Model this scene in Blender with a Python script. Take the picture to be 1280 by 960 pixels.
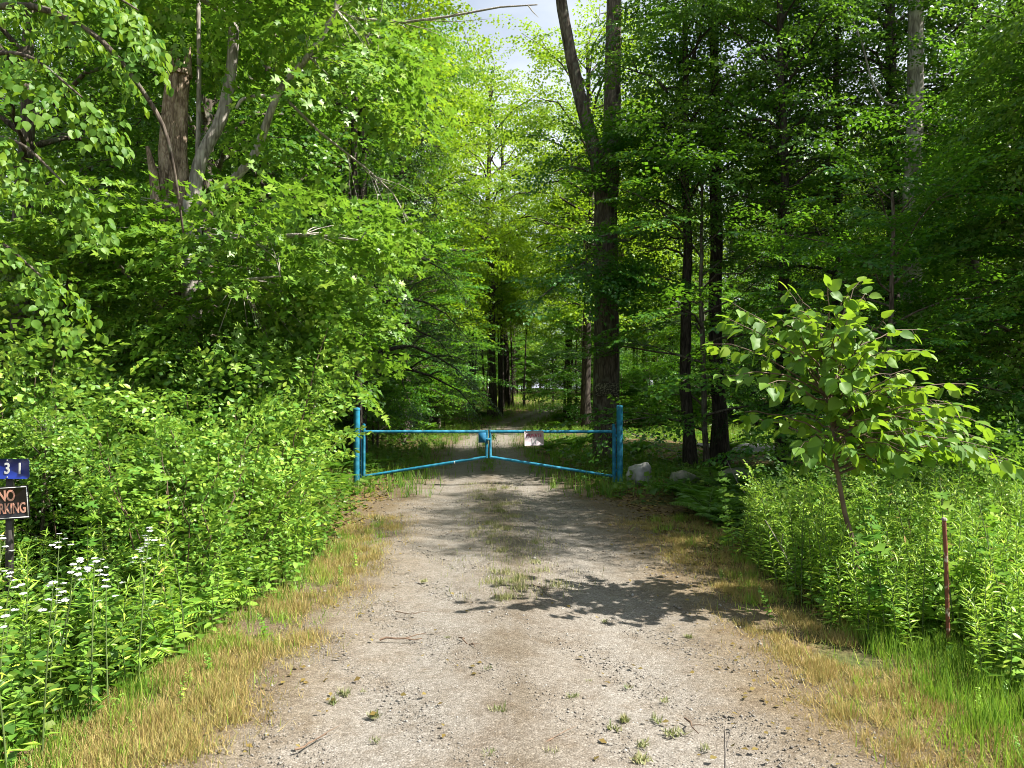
import bpy, math
import numpy as np
from mathutils import Vector, Matrix

for o in list(bpy.data.objects):
    bpy.data.objects.remove(o)
SC = bpy.context.scene
COL = SC.collection
R = math.radians
rng = np.random.default_rng(11)

# ------------------------------------------------------------------ camera
CAM_H, FPX, HORIZ = 1.9, 914.0, 490.0
cam = bpy.data.cameras.new('camera')
cam.sensor_width = 36.0
cam.lens = 36.0 * FPX / 1280.0
cam.clip_start, cam.clip_end = 0.05, 1500.0
camo = bpy.data.objects.new('camera', cam)
COL.objects.link(camo)
camo.location = (0, 0, CAM_H)
camo.rotation_euler = (R(90.63), 0, 0)
SC.camera = camo

# ------------------------------------------------------------------ sky, sun, exposure
SUN_EL, SUN_AZ = 49.0, 104.0          # azimuth measured clockwise from the road's direction (+Y)
world = bpy.data.worlds.new('World')
SC.world = world
world.use_nodes = True
wn, wl = world.node_tree.nodes, world.node_tree.links
wn.clear()
wo = wn.new('ShaderNodeOutputWorld')
wb = wn.new('ShaderNodeBackground')
sky = wn.new('ShaderNodeTexSky')
sky.sky_type = 'NISHITA'
sky.sun_disc = False
sky.sun_elevation = R(SUN_EL)
sky.sun_rotation = R(SUN_AZ)
sky.air_density, sky.dust_density, sky.ozone_density = 1.0, 1.6, 1.0
tc = wn.new('ShaderNodeTexCoord')
mp = wn.new('ShaderNodeMapping')
mp.inputs['Scale'].default_value = (1.0, 1.0, 2.6)
nz = wn.new('ShaderNodeTexNoise')
nz.inputs['Scale'].default_value = 1.7
nz.inputs['Detail'].default_value = 7.0
cr = wn.new('ShaderNodeValToRGB')
cr.color_ramp.elements[0].position = 0.34
cr.color_ramp.elements[1].position = 0.60
mx = wn.new('ShaderNodeMixRGB')
mx.inputs['Color2'].default_value = (5.3, 5.7, 6.2, 1)     # thin bright cloud, in the sky's own units
wl.new(tc.outputs['Generated'], mp.inputs['Vector'])
wl.new(mp.outputs['Vector'], nz.inputs['Vector'])
wl.new(nz.outputs['Fac'], cr.inputs['Fac'])
wl.new(cr.outputs['Color'], mx.inputs['Fac'])
wl.new(sky.outputs['Color'], mx.inputs['Color1'])
wl.new(mx.outputs['Color'], wb.inputs['Color'])
wb.inputs['Strength'].default_value = 0.062
wl.new(wb.outputs['Background'], wo.inputs['Surface'])

sl = bpy.data.lights.new('sun', 'SUN')
sl.energy = 5.0
sl.angle = R(0.55)
sl.color = (1.0, 0.95, 0.86)
slo = bpy.data.objects.new('sun', sl)
COL.objects.link(slo)
_a, _e = R(SUN_AZ), R(SUN_EL)
sdir = Vector((math.sin(_a) * math.cos(_e), math.cos(_a) * math.cos(_e), math.sin(_e)))
slo.rotation_euler = sdir.to_track_quat('Z', 'Y').to_euler()
slo.location = sdir * 60

SC.view_settings.view_transform = 'Standard'
SC.view_settings.look = 'None'
SC.view_settings.gamma = 1.0
SC.view_settings.exposure = 1.62
SC.view_settings.use_curve_mapping = False
cy = SC.cycles
cy.max_bounces, cy.diffuse_bounces, cy.glossy_bounces, cy.transmission_bounces, cy.transparent_max_bounces = 5, 4, 1, 4, 2
cy.caustics_reflective = cy.caustics_refractive = False
cy.filter_width = 1.0
cy.use_denoising = True
cy.use_adaptive_sampling = False
cy.sample_clamp_indirect = 6.0

# ------------------------------------------------------------------ materials
def mat_new(name):
    m = bpy.data.materials.new(name)
    m.use_nodes = True
    nt = m.node_tree
    nt.nodes.clear()
    out = nt.nodes.new('ShaderNodeOutputMaterial')
    return m, nt.nodes, nt.links, out

def ramp(n, cols, pos=None):
    r = n.new('ShaderNodeValToRGB')
    e = r.color_ramp.elements
    while len(e) < len(cols):
        e.new(0.5)
    for i, c in enumerate(cols):
        e[i].position = pos[i] if pos else i / (len(cols) - 1)
        e[i].color = (*c, 1)
    return r

def leaf_mat(name, cols, trans, rough=0.42, tfac=0.42, spec=0.45, objvar=0.25, gain=1.25, warm=.99, rf=.97):
    if warm < 1:
        trans = (trans[0] * (rf - .06), trans[1] * 1.08, trans[2] * .6)
    """leaf: colour drawn per leaf blade and per plant, glossy skin, light coming through"""
    m, n, l, out = mat_new(name)
    geo = n.new('ShaderNodeNewGeometry')
    oi = n.new('ShaderNodeObjectInfo')
    cols = [(c[0] * gain * (rf if warm < 1 else 1), c[1] * gain * (1.06 if warm < 1 else 1), c[2] * gain * (.62 if warm < 1 else 1)) for c in cols]
    rp = ramp(n, cols)
    l.new(geo.outputs['Random Per Island'], rp.inputs['Fac'])
    hs = n.new('ShaderNodeHueSaturation')
    mr = n.new('ShaderNodeMapRange')
    mr.inputs['To Min'].default_value = 1 - objvar
    mr.inputs['To Max'].default_value = 1 + objvar
    l.new(oi.outputs['Random'], mr.inputs['Value'])
    l.new(mr.outputs['Result'], hs.inputs['Value'])
    mh = n.new('ShaderNodeMapRange')
    mh.inputs['To Min'].default_value = 0.52
    mh.inputs['To Max'].default_value = 0.485
    l.new(oi.outputs['Random'], mh.inputs['Value'])
    l.new(mh.outputs['Result'], hs.inputs['Hue'])
    l.new(rp.outputs['Color'], hs.inputs['Color'])
    p = n.new('ShaderNodeBsdfPrincipled')
    p.inputs['Roughness'].default_value = rough
    p.inputs['Specular IOR Level'].default_value = spec
    l.new(hs.outputs['Color'], p.inputs['Base Color'])
    t = n.new('ShaderNodeBsdfTranslucent')
    mm = n.new('ShaderNodeMixRGB')
    mm.blend_type = 'MIX'
    mm.inputs['Fac'].default_value = 0.65
    mm.inputs['Color2'].default_value = (*trans, 1)
    l.new(hs.outputs['Color'], mm.inputs['Color1'])
    l.new(mm.outputs['Color'], t.inputs['Color'])
    ms = n.new('ShaderNodeMixShader')
    ms.inputs['Fac'].default_value = tfac
    l.new(p.outputs['BSDF'], ms.inputs[1])
    l.new(t.outputs['BSDF'], ms.inputs[2])
    l.new(ms.outputs['Shader'], out.inputs['Surface'])
    return m

def bark_mat(name, cols, scale=6.0, bump=0.6, stretch=0.16, lichen=None):
    m, n, l, out = mat_new(name)
    t = n.new('ShaderNodeTexCoord')
    mpn = n.new('ShaderNodeMapping')
    mpn.inputs['Scale'].default_value = (1, 1, stretch)
    l.new(t.outputs['Object'], mpn.inputs['Vector'])
    v = n.new('ShaderNodeTexVoronoi')
    v.feature = 'DISTANCE_TO_EDGE'
    v.inputs['Scale'].default_value = scale * 4
    l.new(mpn.outputs['Vector'], v.inputs['Vector'])
    z = n.new('ShaderNodeTexNoise')
    z.inputs['Scale'].default_value = scale * 2.2
    z.inputs['Detail'].default_value = 8
    l.new(mpn.outputs['Vector'], z.inputs['Vector'])
    a = n.new('ShaderNodeMath'); a.operation = 'MULTIPLY_ADD'
    a.inputs[1].default_value = 0.8
    l.new(v.outputs['Distance'], a.inputs[0]); l.new(z.outputs['Fac'], a.inputs[2])
    rp = ramp(n, cols, [0.3 + 0.5 * i / (len(cols) - 1) for i in range(len(cols))])
    l.new(a.outputs[0], rp.inputs['Fac'])
    colour = rp.outputs['Color']
    if lichen:
        z2 = n.new('ShaderNodeTexNoise'); z2.inputs['Scale'].default_value = 3.5; z2.inputs['Detail'].default_value = 6
        l.new(t.outputs['Object'], z2.inputs['Vector'])
        r2 = ramp(n, [(0, 0, 0), (1, 1, 1)], [0.55, 0.66])
        l.new(z2.outputs['Fac'], r2.inputs['Fac'])
        mxn = n.new('ShaderNodeMixRGB'); mxn.inputs['Color2'].default_value = (*lichen, 1)
        l.new(r2.outputs['Color'], mxn.inputs['Fac']); l.new(colour, mxn.inputs['Color1'])
        colour = mxn.outputs['Color']
    p = n.new('ShaderNodeBsdfPrincipled')
    p.inputs['Roughness'].default_value = 0.9
    p.inputs['Specular IOR Level'].default_value = 0.2
    l.new(colour, p.inputs['Base Color'])
    b = n.new('ShaderNodeBump'); b.inputs['Strength'].default_value = bump; b.inputs['Distance'].default_value = 0.03
    l.new(a.outputs[0], b.inputs['Height']); l.new(b.outputs['Normal'], p.inputs['Normal'])
    l.new(p.outputs['BSDF'], out.inputs['Surface'])
    return m

def plain_mat(name, c, rough=0.6, metal=0.0, var=0.25, scale=9.0, c2=None, bump=0.0, thr=(0.35, 0.7)):
    m, n, l, out = mat_new(name)
    t = n.new('ShaderNodeTexCoord')
    z = n.new('ShaderNodeTexNoise'); z.inputs['Scale'].default_value = scale; z.inputs['Detail'].default_value = 8
    l.new(t.outputs['Object'], z.inputs['Vector'])
    c2 = c2 or tuple(x * (1 - var) for x in c)
    rp = ramp(n, [c, c2], list(thr))
    l.new(z.outputs['Fac'], rp.inputs['Fac'])
    p = n.new('ShaderNodeBsdfPrincipled')
    p.inputs['Roughness'].default_value = rough
    p.inputs['Metallic'].default_value = metal
    l.new(rp.outputs['Color'], p.inputs['Base Color'])
    if bump:
        b = n.new('ShaderNodeBump'); b.inputs['Strength'].default_value = bump; b.inputs['Distance'].default_value = 0.02
        l.new(z.outputs['Fac'], b.inputs['Height']); l.new(b.outputs['Normal'], p.inputs['Normal'])
    l.new(p.outputs['BSDF'], out.inputs['Surface'])
    return m

M = {}
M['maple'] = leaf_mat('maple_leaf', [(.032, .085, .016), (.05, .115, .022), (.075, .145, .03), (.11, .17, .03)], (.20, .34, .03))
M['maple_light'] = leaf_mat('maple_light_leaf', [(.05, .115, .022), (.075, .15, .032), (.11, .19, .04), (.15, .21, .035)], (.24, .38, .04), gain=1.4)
M['beech'] = leaf_mat('beech_leaf', [(.022, .072, .016), (.035, .095, .02), (.05, .12, .025), (.085, .15, .025)], (.20, .36, .02), gain=1.55)
M['hemlock'] = leaf_mat('hemlock_needle', [(.012, .036, .014), (.018, .05, .016), (.028, .065, .02)], (.05, .11, .02), tfac=0.22, gain=1)
M['basswood'] = leaf_mat('basswood_leaf', [(.045, .11, .022), (.07, .14, .03), (.10, .17, .035), (.15, .22, .03)], (.30, .45, .03), rough=0.5, spec=0.32, gain=1.5, rf=1.08)
M['yellow'] = leaf_mat('painted_sunlit_canopy_leaf', [(.06, .13, .018), (.09, .17, .02), (.13, .21, .022), (.18, .24, .025)], (.34, .44, .02), tfac=0.5, gain=1.45, rf=1.0)  # backlit sun on the far crowns painted in as yellower, brighter leaf colour
M['weed'] = leaf_mat('weed_leaf', [(.06, .13, .025), (.09, .17, .035), (.13, .21, .045), (.17, .23, .05)], (.26, .38, .05), objvar=0.4, gain=2.4, rf=1.1)
M['bramble'] = leaf_mat('bramble_leaf', [(.05, .115, .025), (.08, .15, .035), (.12, .19, .045), (.18, .22, .05)], (.24, .34, .05), objvar=0.5, gain=1.8)
M['fern'] = leaf_mat('fern_leaf', [(.03, .085, .016), (.05, .115, .02), (.08, .15, .03)], (.18, .32, .03))
M['cover'] = leaf_mat('ground_cover_leaf', [(.03, .08, .016), (.05, .11, .02), (.085, .14, .03), (.12, .15, .04)], (.18, .3, .03))
M['dry'] = leaf_mat('dry_grass_blade', [(.36, .27, .10), (.44, .34, .14), (.22, .13, .06), (.40, .32, .11), (.20, .20, .05), (.34, .21, .08), (.46, .36, .16), (.12, .16, .035), (.30, .25, .07), (.38, .27, .10)], (.4, .3, .1), rough=0.7, tfac=0.3, spec=0.2, gain=1.05, warm=1.0)
M['grass'] = leaf_mat('green_grass_blade', [(.07, .15, .025), (.11, .19, .03), (.16, .24, .04), (.24, .25, .07)], (.28, .40, .05), rough=0.5, tfac=0.38, gain=1.2)
M['tuft'] = leaf_mat('dusty_tuft_blade', [(.10, .14, .04), (.15, .17, .06), (.20, .19, .09), (.25, .22, .12)], (.2, .26, .06), rough=0.6, tfac=0.3, warm=1.0)
M['litter'] = leaf_mat('leaf_litter', [(.10, .06, .03), (.16, .10, .05), (.22, .15, .08), (.07, .045, .025)], (.15, .09, .04), rough=0.8, tfac=0.1, spec=0.15, gain=1)
M['petal'] = leaf_mat('white_petal', [(.75, .76, .78), (.8, .8, .82), (.7, .7, .76)], (.7, .7, .72), tfac=0.3, gain=1, warm=1.0)
M['bark'] = bark_mat('brown_bark', [(.022, .017, .013), (.075, .06, .048), (.15, .125, .10)], lichen=(.15, .16, .12))
M['bark_dark'] = bark_mat('dark_bark', [(.012, .010, .009), (.04, .032, .027), (.085, .07, .058)])
M['bark_grey'] = bark_mat('grey_bark', [(.075, .065, .055), (.25, .225, .20), (.42, .39, .35)], lichen=(.44, .41, .35))
M['snag'] = bark_mat('weathered_snag', [(.05, .036, .026), (.22, .16, .115), (.40, .32, .24)], scale=7, bump=1.0, stretch=0.35, lichen=(.42, .33, .25))
M['deadwood'] = bark_mat('bare_dead_wood', [(.10, .085, .07), (.26, .23, .20), (.38, .35, .31)], scale=14)
M['stem'] = plain_mat('green_stem', (.10, .15, .04), 0.6, var=0.5)
M['cane'] = plain_mat('brown_cane', (.13, .085, .05), 0.7, var=0.5)
def paint_mat(name, c):
    m, n, l, out = mat_new(name)
    t = n.new('ShaderNodeTexCoord')
    z = n.new('ShaderNodeTexNoise'); z.inputs['Scale'].default_value = 5; z.inputs['Detail'].default_value = 6
    z2 = n.new('ShaderNodeTexNoise'); z2.inputs['Scale'].default_value = 24; z2.inputs['Detail'].default_value = 8; z2.inputs['Roughness'].default_value = .7
    l.new(t.outputs['Object'], z.inputs['Vector']); l.new(t.outputs['Object'], z2.inputs['Vector'])
    r1 = ramp(n, [c, tuple(x * .6 for x in c), tuple(min(1, x * 1.25 + .03) for x in c)], [.35, .5, .7])
    l.new(z.outputs['Fac'], r1.inputs['Fac'])
    r2 = ramp(n, [(0, 0, 0), (1, 1, 1)], [.62, .65]); l.new(z2.outputs['Fac'], r2.inputs['Fac'])
    mxx = n.new('ShaderNodeMixRGB'); mxx.inputs['Color2'].default_value = (.10, .05, .028, 1)
    l.new(r2.outputs['Color'], mxx.inputs['Fac']); l.new(r1.outputs['Color'], mxx.inputs['Color1'])
    p = n.new('ShaderNodeBsdfPrincipled'); p.inputs['Roughness'].default_value = .7; p.inputs['Specular IOR Level'].default_value = .2
    l.new(mxx.outputs['Color'], p.inputs['Base Color'])
    b = n.new('ShaderNodeBump'); b.inputs['Strength'].default_value = .3; b.inputs['Distance'].default_value = .003; b.invert = True
    l.new(r2.outputs['Color'], b.inputs['Height']); l.new(b.outputs['Normal'], p.inputs['Normal'])
    l.new(p.outputs['BSDF'], out.inputs['Surface'])
    return m
M['blue'] = paint_mat('worn_blue_paint', (.017, .19, .30))
M['blue_dark'] = paint_mat('worn_lock_box_paint', (.012, .14, .27))
M['steel'] = plain_mat('galvanised_wire', (.32, .33, .34), 0.4, 0.8)
M['rust'] = plain_mat('rusted_stake', (.15, .045, .022), 0.8, var=0.5, scale=11, c2=(.50, .42, .34), thr=(0.56, 0.64), bump=0.2)
M['stone'] = plain_mat('pale_boulder', (.30, .295, .28), 0.9, scale=5, c2=(.11, .115, .10), bump=0.6)
M['stone_moss'] = plain_mat('mossy_boulder', (.16, .15, .12), 0.9, scale=5, c2=(.05, .08, .03), bump=0.6)
M['twig'] = plain_mat('twig_bark', (.17, .11, .07), 0.85, var=0.5, scale=20)
M['sign_blue'] = plain_mat('blue_sign_face', (.006, .022, .20), 0.35, var=0.25, scale=5)
M['sign_black'] = plain_mat('black_sign_face', (.013, .012, .012), 0.4, var=0.3, scale=5)
M['sign_white'] = plain_mat('reflective_white', (.62, .63, .60), 0.5, var=0.15)
M['sign_orange'] = plain_mat('faded_orange_letter', (.62, .26, .17), 0.55, var=0.35, scale=30, c2=(.55, .36, .27))
M['sign_grey'] = plain_mat('weathered_private_sign', (.42, .36, .38), 0.5, var=0.2, scale=12)
M['sign_red'] = plain_mat('faded_red_letter', (.20, .012, .035), 0.6, var=0.3)
M['board'] = plain_mat('weathered_tree_board', (.045, .04, .03), 0.9, scale=34, c2=(.24, .22, .15), thr=(0.50, 0.58), bump=0.3)
M['post'] = plain_mat('dark_metal_post', (.05, .045, .04), 0.6, 0.4, var=0.4)

# ------------------------------------------------------------------ mesh helpers (numpy)
def make_mesh(name, V, F, mat, smooth=False, attr=None):
    """F: (n,3) or (n,4) int array, or list of such arrays"""
    Fs = F if isinstance(F, list) else [F]
    Fs = [np.asarray(f, dtype=np.int32) for f in Fs if len(f)]
    V = np.asarray(V, dtype=np.float32)
    me = bpy.data.meshes.new(name)
    me.vertices.add(len(V))
    me.vertices.foreach_set('co', V.ravel())
    loops = np.concatenate([f.ravel() for f in Fs])
    tot = np.concatenate([np.full(len(f), f.shape[1], np.int32) for f in Fs])
    st = np.concatenate([[0], np.cumsum(tot)[:-1]]).astype(np.int32)
    me.loops.add(len(loops))
    me.loops.foreach_set('vertex_index', loops)
    me.polygons.add(len(tot))
    me.polygons.foreach_set('loop_start', st)
    if smooth:
        me.polygons.foreach_set('use_smooth', np.ones(len(tot), bool))
    if attr is not None:
        a = me.attributes.new('lat', 'FLOAT', 'POINT')
        a.data.foreach_set('value', np.asarray(attr, np.float32))
    me.update(calc_edges=True)
    me.materials.append(M[mat] if isinstance(mat, str) else mat)
    return me

class Acc:
    """collects vertex/face blocks into one mesh"""
    def __init__(s): s.V, s.T, s.Q, s.n = [], [], [], 0
    def add(s, V, F):
        F = np.asarray(F)
        V = np.asarray(V, float)
        (s.T if F.shape[1] == 3 else s.Q).append(F + s.n)
        s.V.append(V); s.n += len(V)
        return s
    def mesh(s, name, mat, smooth=False):
        Fs = []
        if s.Q: Fs.append(np.concatenate(s.Q))
        if s.T: Fs.append(np.concatenate(s.T))
        return make_mesh(name, np.concatenate(s.V), Fs, mat, smooth)

def unit(a):
    return a / np.maximum(np.linalg.norm(a, axis=-1, keepdims=True), 1e-9)

def tube(acc, pts, rad, sides=6, cap=True, rough=0.0, seed=0):
    P = np.asarray(pts, float); rad = np.broadcast_to(np.asarray(rad, float), (len(P),))
    T = unit(np.gradient(P, axis=0))
    ref = np.array([0.13, 0.97, 0.2]) if abs(T[0][2]) > 0.6 else np.array([0.05, 0.1, 1.0])
    A = unit(np.cross(T, ref)); B = np.cross(T, A)
    th = np.arange(sides) * 2 * math.pi / sides
    rr = rad[:, None] * np.ones(sides)
    if rough:
        g = np.random.default_rng(seed)
        rr = rr * (1 + rough * g.normal(size=(1, sides)) + rough * 0.6 * g.normal(size=rr.shape))
    V = (P[:, None] + rr[..., None] * (np.cos(th)[None, :, None] * A[:, None] + np.sin(th)[None, :, None] * B[:, None])).reshape(-1, 3)
    i = np.arange(len(P) - 1)[:, None] * sides
    j = np.arange(sides)[None]; k = (j + 1) % sides
    acc.add(V, np.stack([i + j, i + k, i + sides + k, i + sides + j], -1).reshape(-1, 4))
    if cap:
        acc.add(np.vstack([V[-sides:], P[-1:] + T[-1:] * rad[-1] * 0.3]), np.array([[q, (q + 1) % sides, sides] for q in range(sides)]))
        acc.add(np.vstack([V[:sides], P[:1]]), np.array([[(q + 1) % sides, q, sides] for q in range(sides)]))

def box(acc, c, s, rz=0.0):
    c, s = np.array(c, float), np.array(s, float) / 2
    v = np.array([[x, y, z] for x in (-1, 1) for y in (-1, 1) for z in (-1, 1)], float) * s
    ca, sa = math.cos(rz), math.sin(rz)
    v = np.stack([v[:, 0] * ca - v[:, 1] * sa, v[:, 0] * sa + v[:, 1] * ca, v[:, 2]], 1) + c
    acc.add(v, [[0, 1, 3, 2], [4, 6, 7, 5], [0, 4, 5, 1], [2, 3, 7, 6], [0, 2, 6, 4], [1, 5, 7, 3]])

# leaf blades: x across, y along, z normal
def fan(outline, zf=0.10):
    """blade from a right-hand outline, mirrored, folded along the midrib and drooping to the tip"""
    o = np.array(outline, float)
    right = [(x, y, abs(x) * zf * 2 - 0.10 * y * y) for x, y in o]
    left = [(-x, y, abs(x) * zf * 2 - 0.10 * y * y) for x, y in o]
    mid = [(0, 0, 0), (0, 0.5, -0.025), (0, 1, -0.13)]
    V = np.array(mid + right + left)
    n = len(o); F = []
    for base, flip in ((3, False), (3 + n, True)):
        ring = [0] + [base + i for i in range(n)] + [2]
        for a, b in zip(ring[:-1], ring[1:]):
            t = (1, a, b)
            F.append(t[::-1] if flip else t)
    return V, np.array(F)
KITE = (np.array([[0, 0, 0], [.36, .42, .07], [0, 1, -.10], [-.36, .42, .07]]), np.array([[0, 1, 2], [0, 2, 3]]))
LANCE = (np.array([[0, 0, 0], [.085, .38, .02], [0, 1, -.18], [-.085, .38, .02]]), np.array([[0, 1, 2], [0, 2, 3]]))
NEEDLE = (np.array([[0, 0, 0], [.15, .5, .0], [0, 1, -.05], [-.15, .5, .0]]), np.array([[0, 1, 2], [0, 2, 3]]))
OVATE = fan([(.27, .12), (.40, .38), (.30, .70), (.10, .92)])
MAPLE = fan([(.30, -.02), (.52, .28), (.26, .34), (.46, .72), (.16, .62)])
SMALL = fan([(.26, .3), (.22, .7)])
BLADE = (np.array([[-.5, 0, 0], [.5, 0, 0], [.28, .55, 0], [-.28, .55, 0], [0, 1, 0]]), np.array([[0, 1, 2], [0, 2, 3], [3, 2, 4]]))

def leaves(acc, P, D, N, S, tm):
    T, F = tm
    D = unit(D); side = unit(np.cross(D, N)); N = np.cross(side, D)
    S = np.broadcast_to(S, (len(P),))
    V = P[:, None] + S[:, None, None] * (T[None, :, 0:1] * side[:, None] + T[None, :, 1:2] * D[:, None] + T[None, :, 2:3] * N[:, None])
    FF = (F[None] + (np.arange(len(P)) * len(T))[:, None, None]).reshape(-1, 3)
    acc.add(V.reshape(-1, 3), FF)

def spray(L=0.9, W=0.36, n_main=9, leaf=0.11, droop=0.15, jit=0.4, twigs=5, seed=0):
    """frames of one leafy branchlet lying along +Y, blades lying mostly in its plane"""
    g = np.random.default_rng(seed)
    P, D = [], []
    def run(o, d, length, n):
        for i in range(n):
            t = (i + 0.6) / n
            p = o + d * length * t + np.array([0, 0, -droop * (np.hypot(*(o + d * length * t)[:2]) / L) ** 2 * L])
            for s in ((-1, 1) if g.random() < .8 else (g.choice((-1, 1)),)):
                a = s * g.uniform(.6, 1.2)
                dd = np.array([d[0] * math.cos(a) - d[1] * math.sin(a), d[0] * math.sin(a) + d[1] * math.cos(a), g.normal(-.25, .25)])
                P.append(p + dd * leaf * .3); D.append(dd)
        e = o + d * length
        P.append(e + np.array([0, 0, -droop * L * (np.hypot(*e[:2]) / L) ** 2])); D.append(np.array([d[0], d[1], -.35]))
    run(np.zeros(3), np.array([0, 1.0, 0]), L, n_main)
    for k in range(twigs):
        t = .15 + .6 * (k + g.random() * .5) / max(twigs, 1)
        a = (-1) ** k * g.uniform(.6, .95)
        run(np.array([0, t * L, 0]), np.array([-math.sin(a), math.cos(a), 0]), W * (1.15 - t * .6) * g.uniform(.8, 1.2), max(3, int(n_main * .45)))
    P, D = np.array(P), unit(np.array(D))
    N = unit(np.array([0, 0, 1.0]) + g.normal(scale=jit, size=P.shape))
    S = leaf * g.uniform(.65, 1.2, len(P))
    return P, D, N, S

def place_sprays(acc, lib, pos, out, g, tm, sc=(0.75, 1.25), tilt=0.25, roll=0.35, keep=None):
    """lay a spray from the library at each pos, pointing along out, its plane near level"""
    pos, out = np.asarray(pos), unit(np.asarray(out))
    k = g.integers(0, len(lib), len(pos))
    allf = []
    for q in range(len(lib)):
        s = np.where(k == q)[0]
        if not len(s): continue
        Y = out[s] + g.normal(scale=tilt * .4, size=(len(s), 3)); Y = unit(Y)
        up = np.array([0, 0, 1.0]) + g.normal(scale=roll, size=(len(s), 3))
        X = unit(np.cross(Y, up)); Z = np.cross(X, Y)
        P, D, N, S = lib[q]
        c = g.uniform(*sc, len(s))
        Rm = np.stack([X, Y, Z], -1)
        WP = pos[s][:, None] + c[:, None, None] * np.einsum('sij,kj->ski', Rm, P)
        WD = np.einsum('sij,kj->ski', Rm, D); WN = np.einsum('sij,kj->ski', Rm, N)
        WS = (np.sqrt(c)[:, None] * S[None])
        allf.append((WP.reshape(-1, 3), WD.reshape(-1, 3), WN.reshape(-1, 3), WS.ravel()))
    P, D, N, S = (np.concatenate([a[i] for a in allf]) for i in range(4))
    if tm is None:
        return P, D, N, S
    leaves(acc, P, D, N, S, tm)

LIB = {
    'maple': [spray(.95, .45, 8, .108, .18, .45, 6, s) for s in range(6)],
    'beech': [spray(1.0, .42, 9, .10, .10, .28, 6, 20 + s) for s in range(6)],
    'hemlock': [spray(.9, .36, 13, .075, .30, .35, 8, 40 + s) for s in range(5)],
    'shrub': [spray(.5, .24, 6, .062, .15, .5, 4, 60 + s) for s in range(6)],
    'bass': [spray(.8, .34, 8, .088, .35, .55, 5, 80 + s) for s in range(6)],
}

# ------------------------------------------------------------------ object helpers
def link(o):
    COL.objects.link(o); return o

def part(name, me, parent=None, kind=None, label=None):
    o = link(bpy.data.objects.new(name, me))
    if parent is not None: o.parent = parent
    if kind: o['kind'] = kind
    if label: o['label'] = label
    return o

def tag(o, label=None, cat=None, group=None, kind=None):
    if label: o['label'] = label
    if cat: o['category'] = cat
    if group: o['group'] = group
    if kind: o['kind'] = kind
    return o

def thing(name, loc, label, cat, group=None, rz=0.0, sc=1.0):
    e = link(bpy.data.objects.new(name, None))
    e.empty_display_size = 0.1
    e.location = loc; e.rotation_euler = (0, 0, rz)
    e.scale = (sc, sc, sc) if not isinstance(sc, tuple) else sc
    return tag(e, label, cat, group)

def stand(name, parts, loc, rz, sc, label, cat, group, tilt=(0, 0)):
    """one plant made of shared part meshes: [(part name, mesh), ...]"""
    e = thing(name, loc, label, cat, group, rz, sc)
    e.rotation_euler = (tilt[0], tilt[1], rz)
    for nm, me in parts:
        part(nm, me, e)
    return e

def px(u, v, d):
    """point of the place seen at photo pixel (u, v) at depth d: used to lay out where things stand"""
    return np.array([(u - 640) / FPX * d, d, CAM_H - (v - HORIZ) / FPX * d])

# ------------------------------------------------------------------ terrain
def road_x(y):
    return np.interp(y, [-30, 8, 14.7, 25, 35, 43, 56, 66, 80], [0.05, .05, -.45, -.95, -.7, 0.0, 2.4, 6.5, 14])
def road_w(y):   # half width
    return np.interp(y, [-30, 3, 7, 12, 16, 25, 60], [2.2, 1.75, 1.68, 1.75, 1.5, 1.3, 1.2])
def gz(x, y):
    x, y = np.asarray(x, float), np.asarray(y, float)
    far = np.clip((y - 40) / 60, 0, 1) ** 1.3 * 2.2
    off = np.clip((np.abs(x - road_x(y)) - road_w(y)) / 3.0, 0, 1)
    near = off * (.10 * np.sin(x * .9 + y * .35) + .07 * np.sin(y * 1.1 - x * .5) + .05)
    flat = np.clip((np.abs(y - 25) - 4) / 4, 0, 1) + np.clip((7 - x) / 3, 0, 1)
    return far + near * np.clip(flat, 0, 1)

def ground_mat():
    m, n, l, out = mat_new('forest_floor')
    t = n.new('ShaderNodeTexCoord')
    z = n.new('ShaderNodeTexNoise'); z.inputs['Scale'].default_value = .9; z.inputs['Detail'].default_value = 9
    z2 = n.new('ShaderNodeTexNoise'); z2.inputs['Scale'].default_value = 22; z2.inputs['Detail'].default_value = 6
    l.new(t.outputs['Object'], z.inputs['Vector']); l.new(t.outputs['Object'], z2.inputs['Vector'])
    r1 = ramp(n, [(.10, .068, .04), (.15, .105, .062), (.085, .085, .035), (.055, .08, .025)], [.35, .47, .55, .68])
    r2 = ramp(n, [(.5, .5, .5), (1.35, 1.3, 1.2)], [.3, .72])
    l.new(z.outputs['Fac'], r1.inputs['Fac']); l.new(z2.outputs['Fac'], r2.inputs['Fac'])
    mu = n.new('ShaderNodeMixRGB'); mu.blend_type = 'MULTIPLY'; mu.inputs['Fac'].default_value = 1
    l.new(r1.outputs['Color'], mu.inputs['Color1']); l.new(r2.outputs['Color'], mu.inputs['Color2'])
    p = n.new('ShaderNodeBsdfPrincipled'); p.inputs['Roughness'].default_value = .95; p.inputs['Specular IOR Level'].default_value = .1
    l.new(mu.outputs['Color'], p.inputs['Base Color'])
    b = n.new('ShaderNodeBump'); b.inputs['Distance'].default_value = .04; b.inputs['Strength'].default_value = .7
    l.new(z2.outputs['Fac'], b.inputs['Height']); l.new(b.outputs['Normal'], p.inputs['Normal'])
    l.new(p.outputs['BSDF'], out.inputs['Surface'])
    return m

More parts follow.
